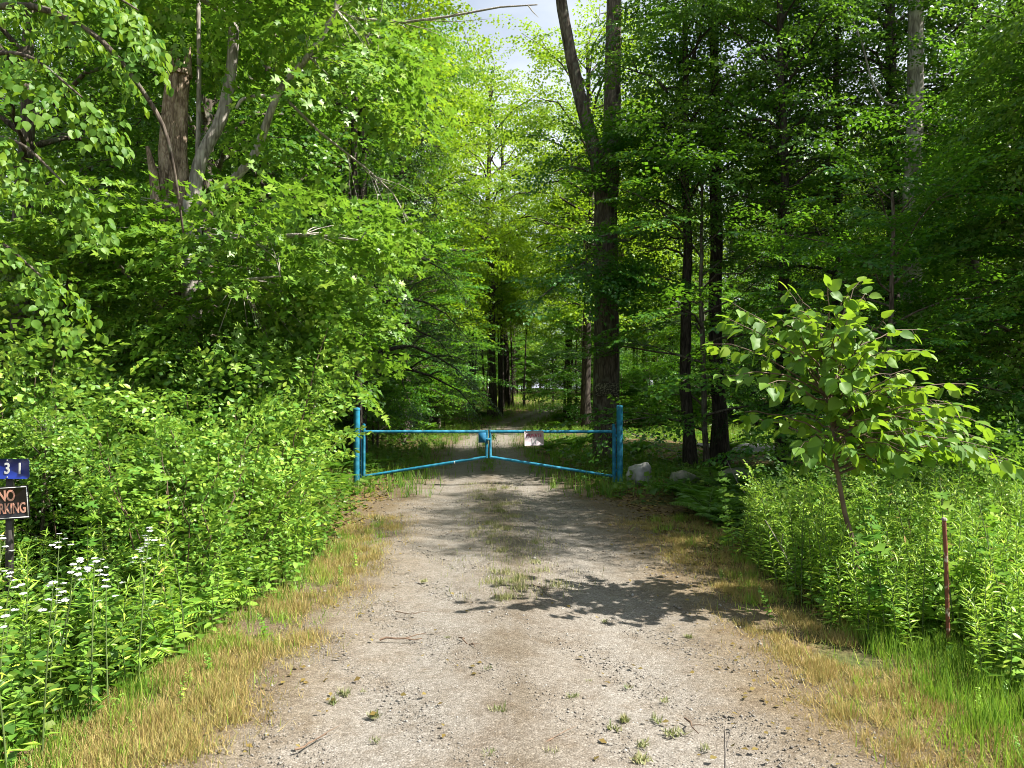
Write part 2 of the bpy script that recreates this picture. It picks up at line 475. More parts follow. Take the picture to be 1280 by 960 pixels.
def road_mat():
    """gravel: pale wheel tracks, browner weedy middle and edges (attribute lat: -1..1 across the road)"""
    m, n, l, out = mat_new('gravel_surface')
    t = n.new('ShaderNodeTexCoord')
    at = n.new('ShaderNodeAttribute'); at.attribute_name = 'lat'
    ab = n.new('ShaderNodeMath'); ab.operation = 'ABSOLUTE'; l.new(at.outputs['Fac'], ab.inputs[0])
    z = n.new('ShaderNodeTexNoise'); z.inputs['Scale'].default_value = 1.6; z.inputs['Detail'].default_value = 8; z.inputs['Roughness'].default_value = .65
    l.new(t.outputs['Object'], z.inputs['Vector'])
    zc = n.new('ShaderNodeMath'); zc.operation = 'MULTIPLY_ADD'; zc.inputs[1].default_value = .75; zc.inputs[2].default_value = -.375
    l.new(z.outputs['Fac'], zc.inputs[0])
    ad = n.new('ShaderNodeMath'); l.new(ab.outputs[0], ad.inputs[0]); l.new(zc.outputs[0], ad.inputs[1])
    tr = ramp(n, [(.132, .113, .088), (.170, .153, .131), (.190, .177, .158), (.175, .157, .133), (.148, .124, .092), (.13, .102, .066)], [.0, .16, .40, .68, .88, 1.0])
    l.new(ad.outputs[0], tr.inputs['Fac'])
    # stones
    v = n.new('ShaderNodeTexVoronoi'); v.inputs['Scale'].default_value = 75; v.inputs['Randomness'].default_value = 1
    l.new(t.outputs['Object'], v.inputs['Vector'])
    bw = n.new('ShaderNodeSeparateColor'); l.new(v.outputs['Color'], bw.inputs['Color'])
    rs = ramp(n, [(.60, .58, .56), (.90, .89, .88), (1.05, 1.05, 1.06), (1.45, 1.46, 1.5)], [.05, .4, .8, 1.0])
    l.new(bw.outputs['Red'], rs.inputs['Fac'])
    v2 = n.new('ShaderNodeTexVoronoi'); v2.inputs['Scale'].default_value = 190
    l.new(t.outputs['Object'], v2.inputs['Vector'])
    bw2 = n.new('ShaderNodeSeparateColor'); l.new(v2.outputs['Color'], bw2.inputs['Color'])
    rs2 = ramp(n, [(.62, .60, .58), (1.28, 1.28, 1.28)])
    l.new(bw2.outputs['Red'], rs2.inputs['Fac'])
    m1 = n.new('ShaderNodeMixRGB'); m1.blend_type = 'MULTIPLY'; m1.inputs['Fac'].default_value = .8
    m2 = n.new('ShaderNodeMixRGB'); m2.blend_type = 'MULTIPLY'; m2.inputs['Fac'].default_value = .8
    l.new(tr.outputs['Color'], m1.inputs['Color1']); l.new(rs.outputs['Color'], m1.inputs['Color2'])
    l.new(m1.outputs['Color'], m2.inputs['Color1']); l.new(rs2.outputs['Color'], m2.inputs['Color2'])
    # blotches of finer, darker dirt
    z3 = n.new('ShaderNodeTexNoise'); z3.inputs['Scale'].default_value = 4.5; z3.inputs['Detail'].default_value = 10; z3.inputs['Roughness'].default_value = .7
    l.new(t.outputs['Object'], z3.inputs['Vector'])
    r3 = ramp(n, [(.78, .71, .63), (1.0, .98, .95), (1.10, 1.10, 1.10)], [.34, .5, .66])
    l.new(z3.outputs['Fac'], r3.inputs['Fac'])
    m3 = n.new('ShaderNodeMixRGB'); m3.blend_type = 'MULTIPLY'; m3.inputs['Fac'].default_value = .85
    l.new(m2.outputs['Color'], m3.inputs['Color1']); l.new(r3.outputs['Color'], m3.inputs['Color2'])
    p = n.new('ShaderNodeBsdfPrincipled'); p.inputs['Roughness'].default_value = .92; p.inputs['Specular IOR Level'].default_value = .15
    l.new(m3.outputs['Color'], p.inputs['Base Color'])
    hh = n.new('ShaderNodeMath'); hh.operation = 'MULTIPLY_ADD'; hh.inputs[1].default_value = -1.0
    l.new(v.outputs['Distance'], hh.inputs[0]); l.new(z3.outputs['Fac'], hh.inputs[2])
    b = n.new('ShaderNodeBump'); b.inputs['Distance'].default_value = .008; b.inputs['Strength'].default_value = .6
    l.new(hh.outputs[0], b.inputs['Height']); l.new(b.outputs['Normal'], p.inputs['Normal'])
    l.new(p.outputs['BSDF'], out.inputs['Surface'])
    return m
M['ground'] = ground_mat()
M['road'] = road_mat()
M['asphalt'] = plain_mat('old_asphalt', (.075, .073, .078), .85, var=.35, scale=30, bump=.2)

def grid_sheet(xs, ys, zf):
    X, Y = np.meshgrid(xs, ys)
    Z = zf(X, Y)
    nx, ny = len(xs), len(ys)
    i = (np.arange(ny - 1)[:, None] * nx + np.arange(nx - 1)[None]).ravel()
    return np.stack([X.ravel(), Y.ravel(), Z.ravel()], 1), np.stack([i, i + 1, i + nx + 1, i + nx], 1)

gx = np.concatenate([[-400, -200, -120, -80], np.arange(-60, -12, 3), np.arange(-12, 12.01, .5), np.arange(15, 61, 3), [80, 120, 200, 400]])
gy = np.concatenate([[-300, -100, -40, -20], np.arange(-10, 34, .5), np.arange(34, 130, 3), [160, 220, 320, 600]])
V, F = grid_sheet(gx, gy, gz)
tag(part('ground', make_mesh('ground', V, F, 'ground', True)), 'brown forest floor under the trees', kind='structure')

ry = np.concatenate([np.arange(-25, 24, .25), np.arange(24, 76, 1.0)])
lat = np.linspace(-1.5, 1.5, 43)
RV, RL = [], []
for y in ry:
    w = road_w(y)
    wob = .10 * math.sin(y * 2.3) + .06 * math.sin(y * 5.1 + 1)
    for t in lat:
        x = road_x(y) + t * (w + wob)
        rut = -.022 * math.exp(-((abs(t) - .52) / .2) ** 2) + .02 * math.exp(-(t / .22) ** 2)
        RV.append((x, y, gz(x, y) + .03 + rut - .05 * max(0, abs(t) - .95) / .55 + .006 * math.sin(x * 7 + y * 5)))
        RL.append(t)
n_ = len(lat)
ii = (np.arange(len(ry) - 1)[:, None] * n_ + np.arange(n_ - 1)[None]).ravel()
tag(part('gravel_road', make_mesh('gravel_road', RV, np.stack([ii, ii + 1, ii + n_ + 1, ii + n_], 1), 'road', True, RL)),
    'pale gravel track running under the blue gate into the woods', kind='structure')

def road_z(x, y):
    return gz(x, y) + .03

# strip of old asphalt seen through the trees on the right
av, af = grid_sheet(np.linspace(6.4, 60, 40), np.linspace(22.2, 26.2, 6), lambda x, y: gz(x, y) * 0 + .07 + .03 * np.sin(x * .4))
tag(part('paved_road', make_mesh('paved_road', av, af, 'asphalt', True)), 'strip of grey asphalt seen behind the sapling', kind='structure')

# ------------------------------------------------------------------ trees
def bend(a, b, n=7, sag=0.0, wob=0.0, g=None):
    a, b = np.asarray(a, float), np.asarray(b, float)
    t = np.linspace(0, 1, n)[:, None]
    p = a + (b - a) * t
    p[:, 2] += sag * 4 * (t * (1 - t))[:, 0]
    if g is not None and wob:
        w = g.normal(scale=wob, size=p.shape); w[0] = w[-1] = 0
        p += w
    return p

def limb_sprays(line, start, spacing, g, spread=0.55, up=0.1):
    """positions and directions of branchlets along a limb, alternating left and right of it"""
    seg = np.diff(line, axis=0); ln = np.linalg.norm(seg, axis=1); L = ln.sum(); cum = np.concatenate([[0], np.cumsum(ln)])
    s = np.arange(start * L, L, spacing) + g.uniform(0, spacing * .5)
    s = s[s < L]
    pos = np.stack([np.interp(s, cum, line[:, k]) for k in range(3)], 1)
    d = unit(np.stack([np.interp(s, (cum[1:] + cum[:-1]) / 2, seg[:, k]) for k in range(3)], 1)) if len(s) else np.zeros((0, 3))
    lat_ = unit(np.cross(d, np.array([0, 0, 1.0])))
    sg = np.where(np.arange(len(s)) % 2 == 0, 1, -1)[:, None]
    ang = g.uniform(.5, 1.15, len(s))[:, None]
    out = d * np.cos(ang) + lat_ * sg * np.sin(ang) + np.array([0, 0, 1.0]) * g.normal(up, .18, (len(s), 1))
    pos = np.vstack([pos, line[-1:]]); out = np.vstack([out, unit(line[-1:] - line[-2:-1])])
    return pos, out

def tree_meshes(name, h, r, base, prof, nlimb, lib, tm, leafmat, bark, seed, rise=.35, droop=.25, spacing=.34, lean=.25, sides=8, sc=(.75, 1.25), roll=.35, second=2, top=True):
    """trunk + crown meshes of one free-grown tree; prof(t) gives limb reach at height fraction t of the crown"""
    g = np.random.default_rng(seed)
    n = 12
    leafy_ = lib != 'hemlock'
    tz = np.linspace(0, h * (.84 if leafy_ else .97), n)
    wob = np.cumsum(g.normal(scale=lean * h / 90, size=(n, 2)), 0); wob -= wob[0]
    tp = np.column_stack([wob, tz])
    rad = r * (1 - tz / h) ** .7 + .012
    rad[0] *= 1.55; rad = np.maximum(rad, .012)
    tr = Acc(); cr_ = Acc()
    tp[0, 2] = -.25
    tube(tr, tp, rad, sides, rough=.06, seed=seed)
    PP, OO = [], []
    az0 = g.uniform(0, 6.28)
    for i in range(nlimb):
        f = (i + g.uniform(0, .9)) / nlimb
        z = h * (base + ((.83 if leafy_ else .97) - base) * f)
        az = az0 + i * 2.39996 + g.normal(scale=.3)
        reach = prof(f) * g.uniform(.75, 1.2)
        o = np.array([np.interp(z, tz, tp[:, 0]), np.interp(z, tz, tp[:, 1]), z])
        d = np.array([math.cos(az), math.sin(az), 0])
        e = o + d * reach + np.array([0, 0, reach * (rise + (1.1 * f ** 3 if leafy_ else 0)) * g.uniform(.6, 1.3)])
        ln = bend(o, e, 6, reach * droop * .5, reach * .02, g)
        ln[:, 2] -= np.linspace(0, 1, 6) ** 2 * reach * droop
        r0 = min(np.interp(z, tz, rad) * .5, .012 + reach * .016)
        tube(tr, ln, np.linspace(r0, .006, 6), 5, cap=False)
        p, q = limb_sprays(ln, .22, spacing, g)
        PP.append(p); OO.append(q)
        for k in range(second):
            t = g.uniform(.3, .75); j = int(t * 5)
            o2 = ln[j]; a2 = az + g.choice((-1, 1)) * g.uniform(.5, .95)
            rr = reach * (1 - t) * g.uniform(.7, 1.1)
            if rr < .35: continue
            l2 = bend(o2, o2 + np.array([math.cos(a2), math.sin(a2), g.normal(.12, .15)]) * rr, 4, rr * .08)
            tube(tr, l2, np.linspace(r0 * .45, .004, 4), 4, cap=False)
            p, q = limb_sprays(l2, .2, spacing, g)
            PP.append(p); OO.append(q)
    place_sprays(cr_, LIB[lib], np.vstack(PP), np.vstack(OO), g, tm, sc=sc, roll=roll)
    return [('trunk', tr.mesh(name + '_trunk', bark, True)), ('crown', cr_.mesh(name + '_crown', leafmat))]

dome = lambda R0, lo=.6: (lambda t: R0 * (lo + (1 - lo) * math.sin(min(1, t * 1.6) * math.pi / 2)) * math.sqrt(max(.22, 1 - t ** 3)))
cone = lambda R0: (lambda t: R0 * (1 - t) ** .8 + .25)

T = {}
# edge trees: leafy from low down
T['edge'] = [tree_meshes('edge_maple', 12, .16, .10, dome(2.9, .8), 34, 'maple', KITE, 'maple', 'bark', 101 + s, spacing=.36) for s in range(3)]
T['edge_light'] = [tree_meshes('pale_maple', 8, .09, .12, dome(2.2, .8), 26, 'maple', MAPLE, 'maple_light', 'bark', 131 + s, spacing=.40) for s in range(2)]
# tall forest trees with a bare bole
T['tall'] = [tree_meshes('tall_tree', 19, .19, .36, dome(3.2, .5), 30, 'maple', KITE, 'maple', 'bark_dark', 201 + s, spacing=.42, sc=(.95, 1.5)) for s in range(3)]
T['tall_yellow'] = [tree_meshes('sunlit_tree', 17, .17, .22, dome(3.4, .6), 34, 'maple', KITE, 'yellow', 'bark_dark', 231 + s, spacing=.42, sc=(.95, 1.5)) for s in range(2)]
# layered understory
T['under'] = [tree_meshes('understory_beech', 7.5, .06, .12, dome(2.5, .9), 20, 'beech', KITE, 'beech', 'bark', 301 + s, rise=.16, droop=.12, spacing=.36, roll=.16) for s in range(3)]
T['young'] = [tree_meshes('young_beech', 3.6, .025, .14, dome(1.3, .9), 14, 'beech', KITE, 'beech', 'bark', 331 + s, rise=.2, droop=.12, spacing=.30, sc=(.55, .9), roll=.18) for s in range(3)]
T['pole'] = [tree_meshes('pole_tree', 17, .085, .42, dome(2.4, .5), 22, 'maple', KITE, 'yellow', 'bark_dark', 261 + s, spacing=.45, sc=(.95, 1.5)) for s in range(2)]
T['hemlock'] = [tree_meshes('hemlock', 13, .16, .10, cone(2.7), 52, 'hemlock', NEEDLE, 'hemlock', 'bark_dark', 401 + s, rise=.05, droop=.28, spacing=.34, second=2) for s in range(2)]

def plant_tree(kind, x, y, label, group=None, sc=1.0, rz=None, name=None, var=None, cat='tree'):
    v = T[kind][int(rng.integers(len(T[kind]))) if var is None else var]
    nm = name or {'edge': 'maple_tree', 'edge_light': 'young_maple_tree', 'tall': 'forest_tree', 'tall_yellow': 'sunlit_tree', 'under': 'beech_tree',
                  'young': 'beech_sapling', 'pole': 'pole_tree', 'hemlock': 'hemlock_tree'}[kind]
    s = (sc, sc, sc * float(rng.uniform(.95, 1.1)))
    return stand(nm, v, (x, y, float(gz(x, y)) - .02), float(rng.uniform(0, 6.28)) if rz is None else rz, s, label, cat, group)

# --- the broken snag on the left
g = np.random.default_rng(5)
def snag():
    d = 10.2
    e = thing('dead_snag', px(212, 608, d) * [1, 1, 0], 'broken dead trunk with peeling pale bark rising behind the left thicket', 'dead tree')
    o = np.array(e.location)
    a = Acc()
    pts = np.array([px(u, v, d) for u, v in ((214, 680), (216, 560), (222, 430), (228, 350), (222, 270), (216, 190), (219, 120), (223, 84))]) - o
    pts[0, 2] = -.2
    tube(a, pts, [.25, .22, .20, .185, .17, .152, .135, .12], 22, cap=False, rough=.17, seed=4)
    # jagged broken top
    top = pts[-1]
    for k in range(9):
        th = k * .7
        c = top + np.array([.12 * math.cos(th), .12 * math.sin(th), -.1])
        tube(a, [c, c + np.array([.02 * math.cos(th), .02 * math.sin(th), .22 + .28 * g.random()])], [.055, .006], 4)
    part('trunk', a.mesh('snag_trunk', 'snag', True), e)
    a = Acc()
    # split slab standing beside it
    sl_ = np.array([px(u, v, d - .25) for u, v in ((205, 330), (196, 260), (190, 215), (183, 182))]) - o
    tube(a, sl_, [.12, .11, .095, .03], 7, rough=.18, seed=8)
    part('split_slab', a.mesh('snag_slab', 'snag', True), e, label='splintered slab split off the dead trunk')
    for pts_, r0 in ((((212, 402, 9.6), (190, 372, 9.3), (165, 350, 9.1), (142, 327, 9.0)), .045),):
        a = Acc()
        tube(a, np.array([px(*q) for q in pts_]) - o, np.linspace(r0, r0 * .6, 4), 7, rough=.05)
        part('broken_limb', a.mesh('snag_limb', 'deadwood', True), e)
snag()

# --- custom tree from limbs given in the place; crown grown from sprays along them
def custom_tree(name, label, base, stems, lib, tm, leafmat, bark, seed, spacing=.34, leafy=None, sides=9, group=None, start=.2, cat='tree', sc=(.75, 1.25), stuff_extra=None):
    """stems: list of (points, r0, r1, bare?)"""
    g = np.random.default_rng(seed)
    e = thing(name, tuple(base), label, cat, group)
    o = np.array(base, float)
    tr, cr_ = Acc(), Acc()
    PP, OO = [], []
    for pts, r0, r1, leafy_ in stems:
        p = np.array(pts, float) - o
        # smooth the polyline
        t = np.linspace(0, 1, len(p)); tt = np.linspace(0, 1, max(8, len(p) * 4))
        q = np.stack([np.interp(tt, t, p[:, k]) for k in range(3)], 1)
        for _ in range(3):
            q[1:-1] = (q[:-2] + 2 * q[1:-1] + q[2:]) / 4
        tube(tr, q, np.linspace(r0, r1, len(q)), sides if r0 > .04 else 5, rough=.04, seed=seed)
        if leafy_:
            a, b = limb_sprays(q, start, spacing, g)
            PP.append(a); OO.append(b)
    for c, rad_, n in (leafy or []):
        c = np.array(c, float) - o; rad_ = np.array(rad_, float)
        u = unit(g.normal(size=(n, 3)))
        p = c + u * rad_ * (g.random((n, 1)) ** .4)
        allp = np.vstack([np.array(s[0], float) - o for s in stems])
        nb = allp[np.argmin(((p[:, None] - allp[None]) ** 2).sum(-1), 1)]
        d = unit(p - nb) + u * .5; d[:, 2] = d[:, 2] * .5 - .05
        PP.append(p); OO.append(d)
        for i in range(0, n, 2):
            tube(tr, bend(nb[i], p[i], 5, np.linalg.norm(p[i] - nb[i]) * .07), np.linspace(.009, .003, 5), 3, cap=False)
    place_sprays(cr_, LIB[lib], np.vstack(PP), np.vstack(OO), g, tm, sc=sc)
    part('trunk', tr.mesh(name + '_trunk', bark, True), e)
    part('crown', cr_.mesh(name + '_crown', leafmat), e)
    return e

# --- the multi-stemmed maple on the left
d0 = 10.0
b0 = px(236, 640, d0); b0[2] = 0
P_ = lambda *a: [px(u, v, d0 + dd) for u, v, dd in a]
custom_tree('maple_tree', 'multi-stemmed grey maple beside the broken dead trunk, stems spreading upward', b0, [
    (np.vstack([[b0 - [0, 0, .2]], P_((238, 430, 0), (240, 300, 0), (238, 250, 0))]), .15, .11, False),
    (P_((238, 265, 0), (248, 195, 0), (276, 150, .1), (288, 90, .2), (291, 30, .2), (286, -60, .3), (280, -170, .5)), .092, .06, False),
    (P_((240, 262, 0), (285, 230, -.2), (318, 195, -.3), (336, 140, -.4), (350, 105, -.4), (385, 70, -.6), (420, 10, -.8), (440, -80, -.9)), .066, .03, True),
    (P_((238, 300, .1), (246, 190, .2), (247, 80, .3), (244, -60, .3)), .04, .03, False),
    (P_((345, 122, -.4), (322, 117, -.5), (300, 122, -.6), (294, 134, -.6)), .03, .018, False),
    (P_((240, 320, 0), (310, 300, -.8), (380, 292, -1.2), (450, 300, -1.5)), .05, .012, True),
    (P_((240, 380, 0), (300, 350, -.9), (350, 345, -1.4)), .04, .01, True),
    (P_((350, 110, -.4), (400, 95, .3), (470, 80, .8)), .03, .01, True),
    (P_((288, 20, .2), (240, -10, -.4), (190, -40, -.8)), .04, .01, True),
    (P_((286, -80, .2), (340, -130, -.4), (400, -180, -.8)), .05, .01, True),
], 'maple', MAPLE, 'maple_light', 'bark_grey', 71, spacing=.28, leafy=[
    (px(330, 310, 9.4), (1.0, 1.0, .45), 50), (px(250, 370, 9.3), (.8, .5, .3), 14), (px(150, 300, 9.3), (.9, .7, .7), 30), (px(420, 285, 9.0), (.5, .7, .3), 16), (px(290, 420, 9.6), (1.0, .9, .5), 40),
    (px(430, 60, 9.6), (.8, .8, .8), 34), (px(330, -60, 10), (2.2, 1.6, 1.2), 90), (px(210, -20, 10), (1.3, 1.2, .7), 30), (px(380, 400, 9.9), (.8, .8, .6), 26)])

# --- the twin-stemmed tree right of the track
d0 = 19.3
b0 = px(757, 580, d0); b0[2] = 0.0
twin = custom_tree('twin_stemmed_tree', 'big dark tree behind the gate forking into two tall grey stems', b0, [
    (np.vstack([[b0 + [0, 0, -.3]], [b0 + [.02, 0, .25]], P_((757, 540, 0), (758, 420, 0), (757, 300, 0), (757, 225, 0))]), .40, .30, False),
    (P_((755, 250, 0), (745, 190, -.1), (730, 140, -.1), (716, 80, -.2), (703, 10, -.2), (692, -80, -.3), (670, -220, -.5)), .21, .11, False),
    (P_((760, 250, 0), (765, 180, 0), (766, 100, .1), (768, 0, .2), (772, -120, .2), (778, -280, .3)), .27, .15, False),
    (P_((757, 290, 0), (730, 330, -1.2), (700, 352, -2.2), (675, 372, -3.0)), .05, .01, True),
    (P_((760, 330, 0), (800, 335, -1.5), (840, 350, -2.2)), .05, .01, True),
    (P_((762, 300, 0), (790, 300, -1.0), (810, 280, -2.0), (730, 300, -3.0)), .05, .01, True),
    (P_((760, 205, 0), (800, 190, -.6), (850, 170, -1.2), (900, 165, -1.5)), .06, .012, True),
    (P_((757, 225, 0), (715, 205, -.6), (690, 215, -1.0)), .05, .012, True),
    (P_((770, -150, .2), (850, -190, 0), (930, -170, -.4)), .08, .02, True),
    (P_((690, -120, .2), (640, -170, 0), (600, -190, -.4)), .07, .02, True),
], 'beech', KITE, 'beech', 'bark', 72, spacing=.30, sides=16, leafy=[
    (px(755, 185, 18.6), (1.5, 1.1, .4), 46), (px(820, 200, 18.3), (1.1, 1.1, .5), 34), (px(735, 345, 16.8), (1.1, .8, .35), 36),
    (px(790, 345, 17.2), (.9, .9, .35), 26), (px(850, -220, 19.2), (3, 2.5, 1.6), 120), (px(660, -240, 19), (2.0, 2.2, 1.5), 70), (px(830, 110, 18.5), (.9, .9, .5), 22)])

# --- pale trunk on the right
d0 = 16.0
b0 = px(1142, 600, d0); b0[2] = 0
custom_tree('pale_barked_tree', 'tall pale grey trunk with a bare tan patch, deep among the right-hand trees', b0, [
    (np.vstack([[b0 - [0, 0, .3]], P_((1142, 540, 0), (1141, 400, 0), (1140, 250, 0), (1146, 150, 0), (1147, 60, 0), (1148, -60, 0), (1152, -260, 0))]), .23, .14, False),
    (P_((1142, 130, 0), (1112, 132, -.3), (1092, 105, -.4), (1080, 50, -.5), (1062, 8, -.6)), .035, .012, False),
    (P_((1146, 10, 0), (1190, -60, -.6), (1240, -90, -1)), .05, .012, True),
    (P_((1148, -100, 0), (1090, -150, -.6), (1040, -170, -1)), .05, .012, True),
    (P_((1150, -200, 0), (1220, -260, .2), (1270, -270, .4)), .05, .012, True),
    (P_((1142, 300, 0), (1180, 275, -.8), (1225, 270, -1.4)), .04, .01, True),
], 'beech', KITE, 'beech', 'bark_grey', 73, spacing=.32, sides=12, leafy=[
    (px(1160, -180, 16), (2.6, 2.2, 1.4), 90), (px(1195, 265, 15), (.8, .8, .35), 20), (px(1230, 190, 15.5), (.9, .9, .5), 22)])

# --- big-leaved basswood whose boughs hang in from the top left; its nearest leaves are single parts
def leaf_parts(e, P, D, N, S, meshes, g, nmax=300):
    """the nearest leaves as single parts, the rest as one part"""
    o = np.array(e.location)
    W = P + o
    vis = (np.abs(W[:, 0] / W[:, 1]) < .70) & (W[:, 1] > .5) & (W[:, 2] < CAM_H + .54 * W[:, 1])
    order = np.argsort(np.where(vis, np.linalg.norm(W - [0, 0, CAM_H], axis=1), 1e6))
    one, rest = order[:nmax], order[nmax:]
    D = unit(D); X = unit(np.cross(D, N)); Z = np.cross(X, D)
    for i in one:
        m = Matrix(((X[i][0], D[i][0], Z[i][0], P[i][0]), (X[i][1], D[i][1], Z[i][1], P[i][1]), (X[i][2], D[i][2], Z[i][2], P[i][2]), (0, 0, 0, 1)))
        lf = part('leaf', meshes[int(g.integers(len(meshes)))], e)
        lf.matrix_local = m @ Matrix.Scale(float(S[i]), 4)
    if len(rest):
        a = Acc(); leaves(a, P[rest], D[rest], N[rest], S[rest], OVATE)
        part('foliage', a.mesh('foliage', meshes[0].materials[0]), e, kind='stuff')

def leaf_variants(mat, n=4):
    out = []
    for k in range(n):
        g = np.random.default_rng(900 + k)
        V, F = fan([(.24 + .04 * g.random(), .06), (.40, .26), (.42 + .03 * g.random(), .46), (.31, .72), (.12, .92)], zf=.08 + .10 * g.random())
        V = V.copy(); V[:, 2] += -.12 * g.random() * V[:, 1] ** 2 + .05 * np.sin(V[:, 1] * 9 + k) * np.abs(V[:, 0]) * 2
        V[:, 0] += .06 * g.normal() * V[:, 1] ** 2
        out.append(make_mesh('leaf', V, F, mat, True))
    return out
BASS = leaf_variants('basswood')

def basswood():
    g = np.random.default_rng(33)
    b = px(-150, 640, 8.2); b[2] = 0
    e = thing('basswood_tree', tuple(b), 'big-leaved tree whose boughs hang down over the top left corner', 'tree')
    tr = Acc()
    o = b
    stems = [(np.array([b - [0, 0, .2], b + [.1, 0, 3], b + [.3, -.1, 6], b + [.2, 0, 9]]), .2, .1, 0),
             (np.array([px(-140, 80, 8.2), px(-60, 10, 7.9), px(40, 0, 7.6), px(120, 40, 7.4), px(165, 95, 7.3), px(205, 155, 7.4), px(220, 230, 7.6), px(228, 290, 7.8)]), .045, .012, 1),
             (np.array([px(-140, 150, 8.2), px(-60, 70, 7.6), px(30, 60, 7.2), px(100, 120, 7.0)]), .04, .01, 1),
             (np.array([px(-140, 220, 8.2), px(-60, 170, 7.6), px(20, 170, 7.3), px(80, 230, 7.2)]), .04, .01, 1),
             (np.array([px(-140, -20, 8.2), px(-20, -60, 7.8), px(90, -40, 7.4), px(170, 10, 7.3)]), .04, .01, 1),
             (np.array([px(-140, 260, 8.2), px(-70, 270, 7.6), px(0, 300, 7.2), (px(50, 345, 7.1))]), .035, .01, 1)]
    PP, OO = [], []
    for pts, r0, r1, lf in stems:
        p = pts - o
        t = np.linspace(0, 1, len(p)); tt = np.linspace(0, 1, len(p) * 4)
        q = np.stack([np.interp(tt, t, p[:, k]) for k in range(3)], 1)
        for _ in range(3): q[1:-1] = (q[:-2] + 2 * q[1:-1] + q[2:]) / 4
        tube(tr, q, np.linspace(r0, r1, len(q)), 8 if r0 > .1 else 6)
        if lf:
            L = len(q)
            a, c = limb_sprays(q[int(L * .2):int(L * (.56 if len(pts) > 6 else 1))], 0, .22, g)
            c[:, 2] -= .35
            PP.append(a); OO.append(c)
    part('trunk', tr.mesh('basswood_trunk', 'bark', True), e)
    P, D, N, S = place_sprays(None, LIB['bass'], np.vstack(PP), np.vstack(OO), g, None, sc=(.7, 1.1), roll=.4)
    D = D + np.array([0, 0, -.55])
    leaf_parts(e, P, D, N, S, BASS, g)
basswood()

# --- bare dead boughs
def bare_bough(label, pts, r0, g, twigs=8):
    p = np.array([px(*q) for q in pts])
    e = thing('dead_bough', tuple(p[0]), label, 'branch')
    a = Acc()
    q = p - p[0]
    tube(a, q, np.linspace(r0, r0 * .3, len(q)), 6)
    part('bough', a.mesh('bough', 'deadwood', True), e)
    for k in range(twigs):
        t = g.uniform(.3, .98) * (len(q) - 1); i = min(int(t), len(q) - 2)
        o = q[i] + (q[i + 1] - q[i]) * (t - i)
        d = unit(q[i + 1] - q[i]) * .8 + g.normal(scale=.55, size=3) + [0, 0, -.25]
        a = Acc(); L = g.uniform(.25, .7)
        tube(a, np.array([o, o + d * L * .5, o + d * L + g.normal(scale=.06, size=3)]), [r0 * .32, r0 * .22, .002], 4)
        part('twig', a.mesh('twig', 'deadwood', True), e)
g = np.random.default_rng(8)
bare_bough('bare grey bough reaching across the open sky at the top', [(400, 15, 11), (455, 22, 11), (505, 25, 11), (560, 18, 10.9), (625, 6, 10.8), (672, 3, 10.7)], .03, g, 8)
bare_bough('dead grey branch drooping in front of the dark trees above the gate\'s left post', [(352, 118, 9.8), (400, 165, 10), (432, 190, 10.2), (460, 212, 10.3), (490, 240, 10.4), (520, 290, 10.5)], .022, g, 12)

# --- trees that edge the clearing, one by one
E = plant_tree
E('edge', -7.6, 11.5, 'leafy maple filling the upper left edge behind the house number sign', var=0)
E('edge', -5.6, 13.4, 'tall leafy maple close behind the multi-stemmed maple', var=1)
E('edge', -5.4, 16.6, 'dark-leaved maple leaning over the gate\'s left post', var=2, sc=1.05)
E('edge_light', -5.9, 9.6, 'young maple with pale leaves behind the signpost thicket', var=0, sc=.62)
E('edge_light', -4.0, 12.2, 'small pale maple whose boughs reach to the left gate post', var=1, sc=.36)
E('edge_light', -4.6, 8.9, 'small pale maple in front of the broken dead trunk', var=1, sc=.40)
E('edge_light', -3.75, 9.0, 'low maple sapling at the gate end of the left thicket', var=0, sc=.30)
E('edge_light', -5.3, 8.2, 'low maple sapling in the middle of the left thicket', var=1, sc=.30)
E('edge_light', -3.2, 7.3, 'knee-high maple sapling at the front of the left thicket', var=0, sc=.21)
E('edge_light', -4.5, 7.0, 'maple sapling right behind the signpost', var=1, sc=.24)
E('hemlock', -4.4, 21, 'dark hemlock towering left of the track behind the gate', var=0, sc=1.15)
E('hemlock', 8.0, 18.5, 'dark hemlock standing left of the pale grey trunk', var=1, sc=1.0)
E('pole', -3.55, 17.0, 'slim dark trunk standing just behind the left gate post', var=0, sc=1.1)
E('under', 4.6, 17.2, 'layered beech spreading level boughs right of the forked tree', var=0, sc=1.15)
E('under', 7.1, 15.6, 'layered beech between the sapling and the pale trunk', var=1, sc=.72)
E('under', 9.6, 13.4, 'layered beech with drooping sprays at the right edge', var=2, sc=1.05)
E('under', 11.2, 15.6, 'taller beech behind the drooping beech at the right edge', var=0, sc=1.25)
E('tall', 5.4, 19.0, 'straight dark trunk in the shade right of the forked tree', var=1, sc=1.0)
E('tall', 4.4, 18.0, 'thin dark pole of a tree close to the right gate post', var=2, sc=.72)
E('tall', 11.8, 17.0, 'dark trunk rising at the far right edge of the woods', var=0, sc=.95)
E('tall', 9.5, 18.0, 'second dark trunk just left of the pale grey trunk', var=1, sc=1.0)
E('under', 6.0, 11.6, 'layered beech in the shade right behind the big-leaved sapling', var=1, sc=.8)
E('edge_light', 9.0, 11.0, 'leafy young maple at the right edge behind the goldenrod', var=1, sc=1.0)
E('tall', 8.1, 8.0, 'roadside tree past the right edge, only its boughs near the picture', var=2, sc=.62)
E('tall', 8.6, 10.2, 'second roadside tree past the right edge', var=0, sc=.66)
E('tall', 6.2, 16.8, 'leafy tree with a thin dark bole between the forked tree and the pale trunk', var=0, sc=.74)
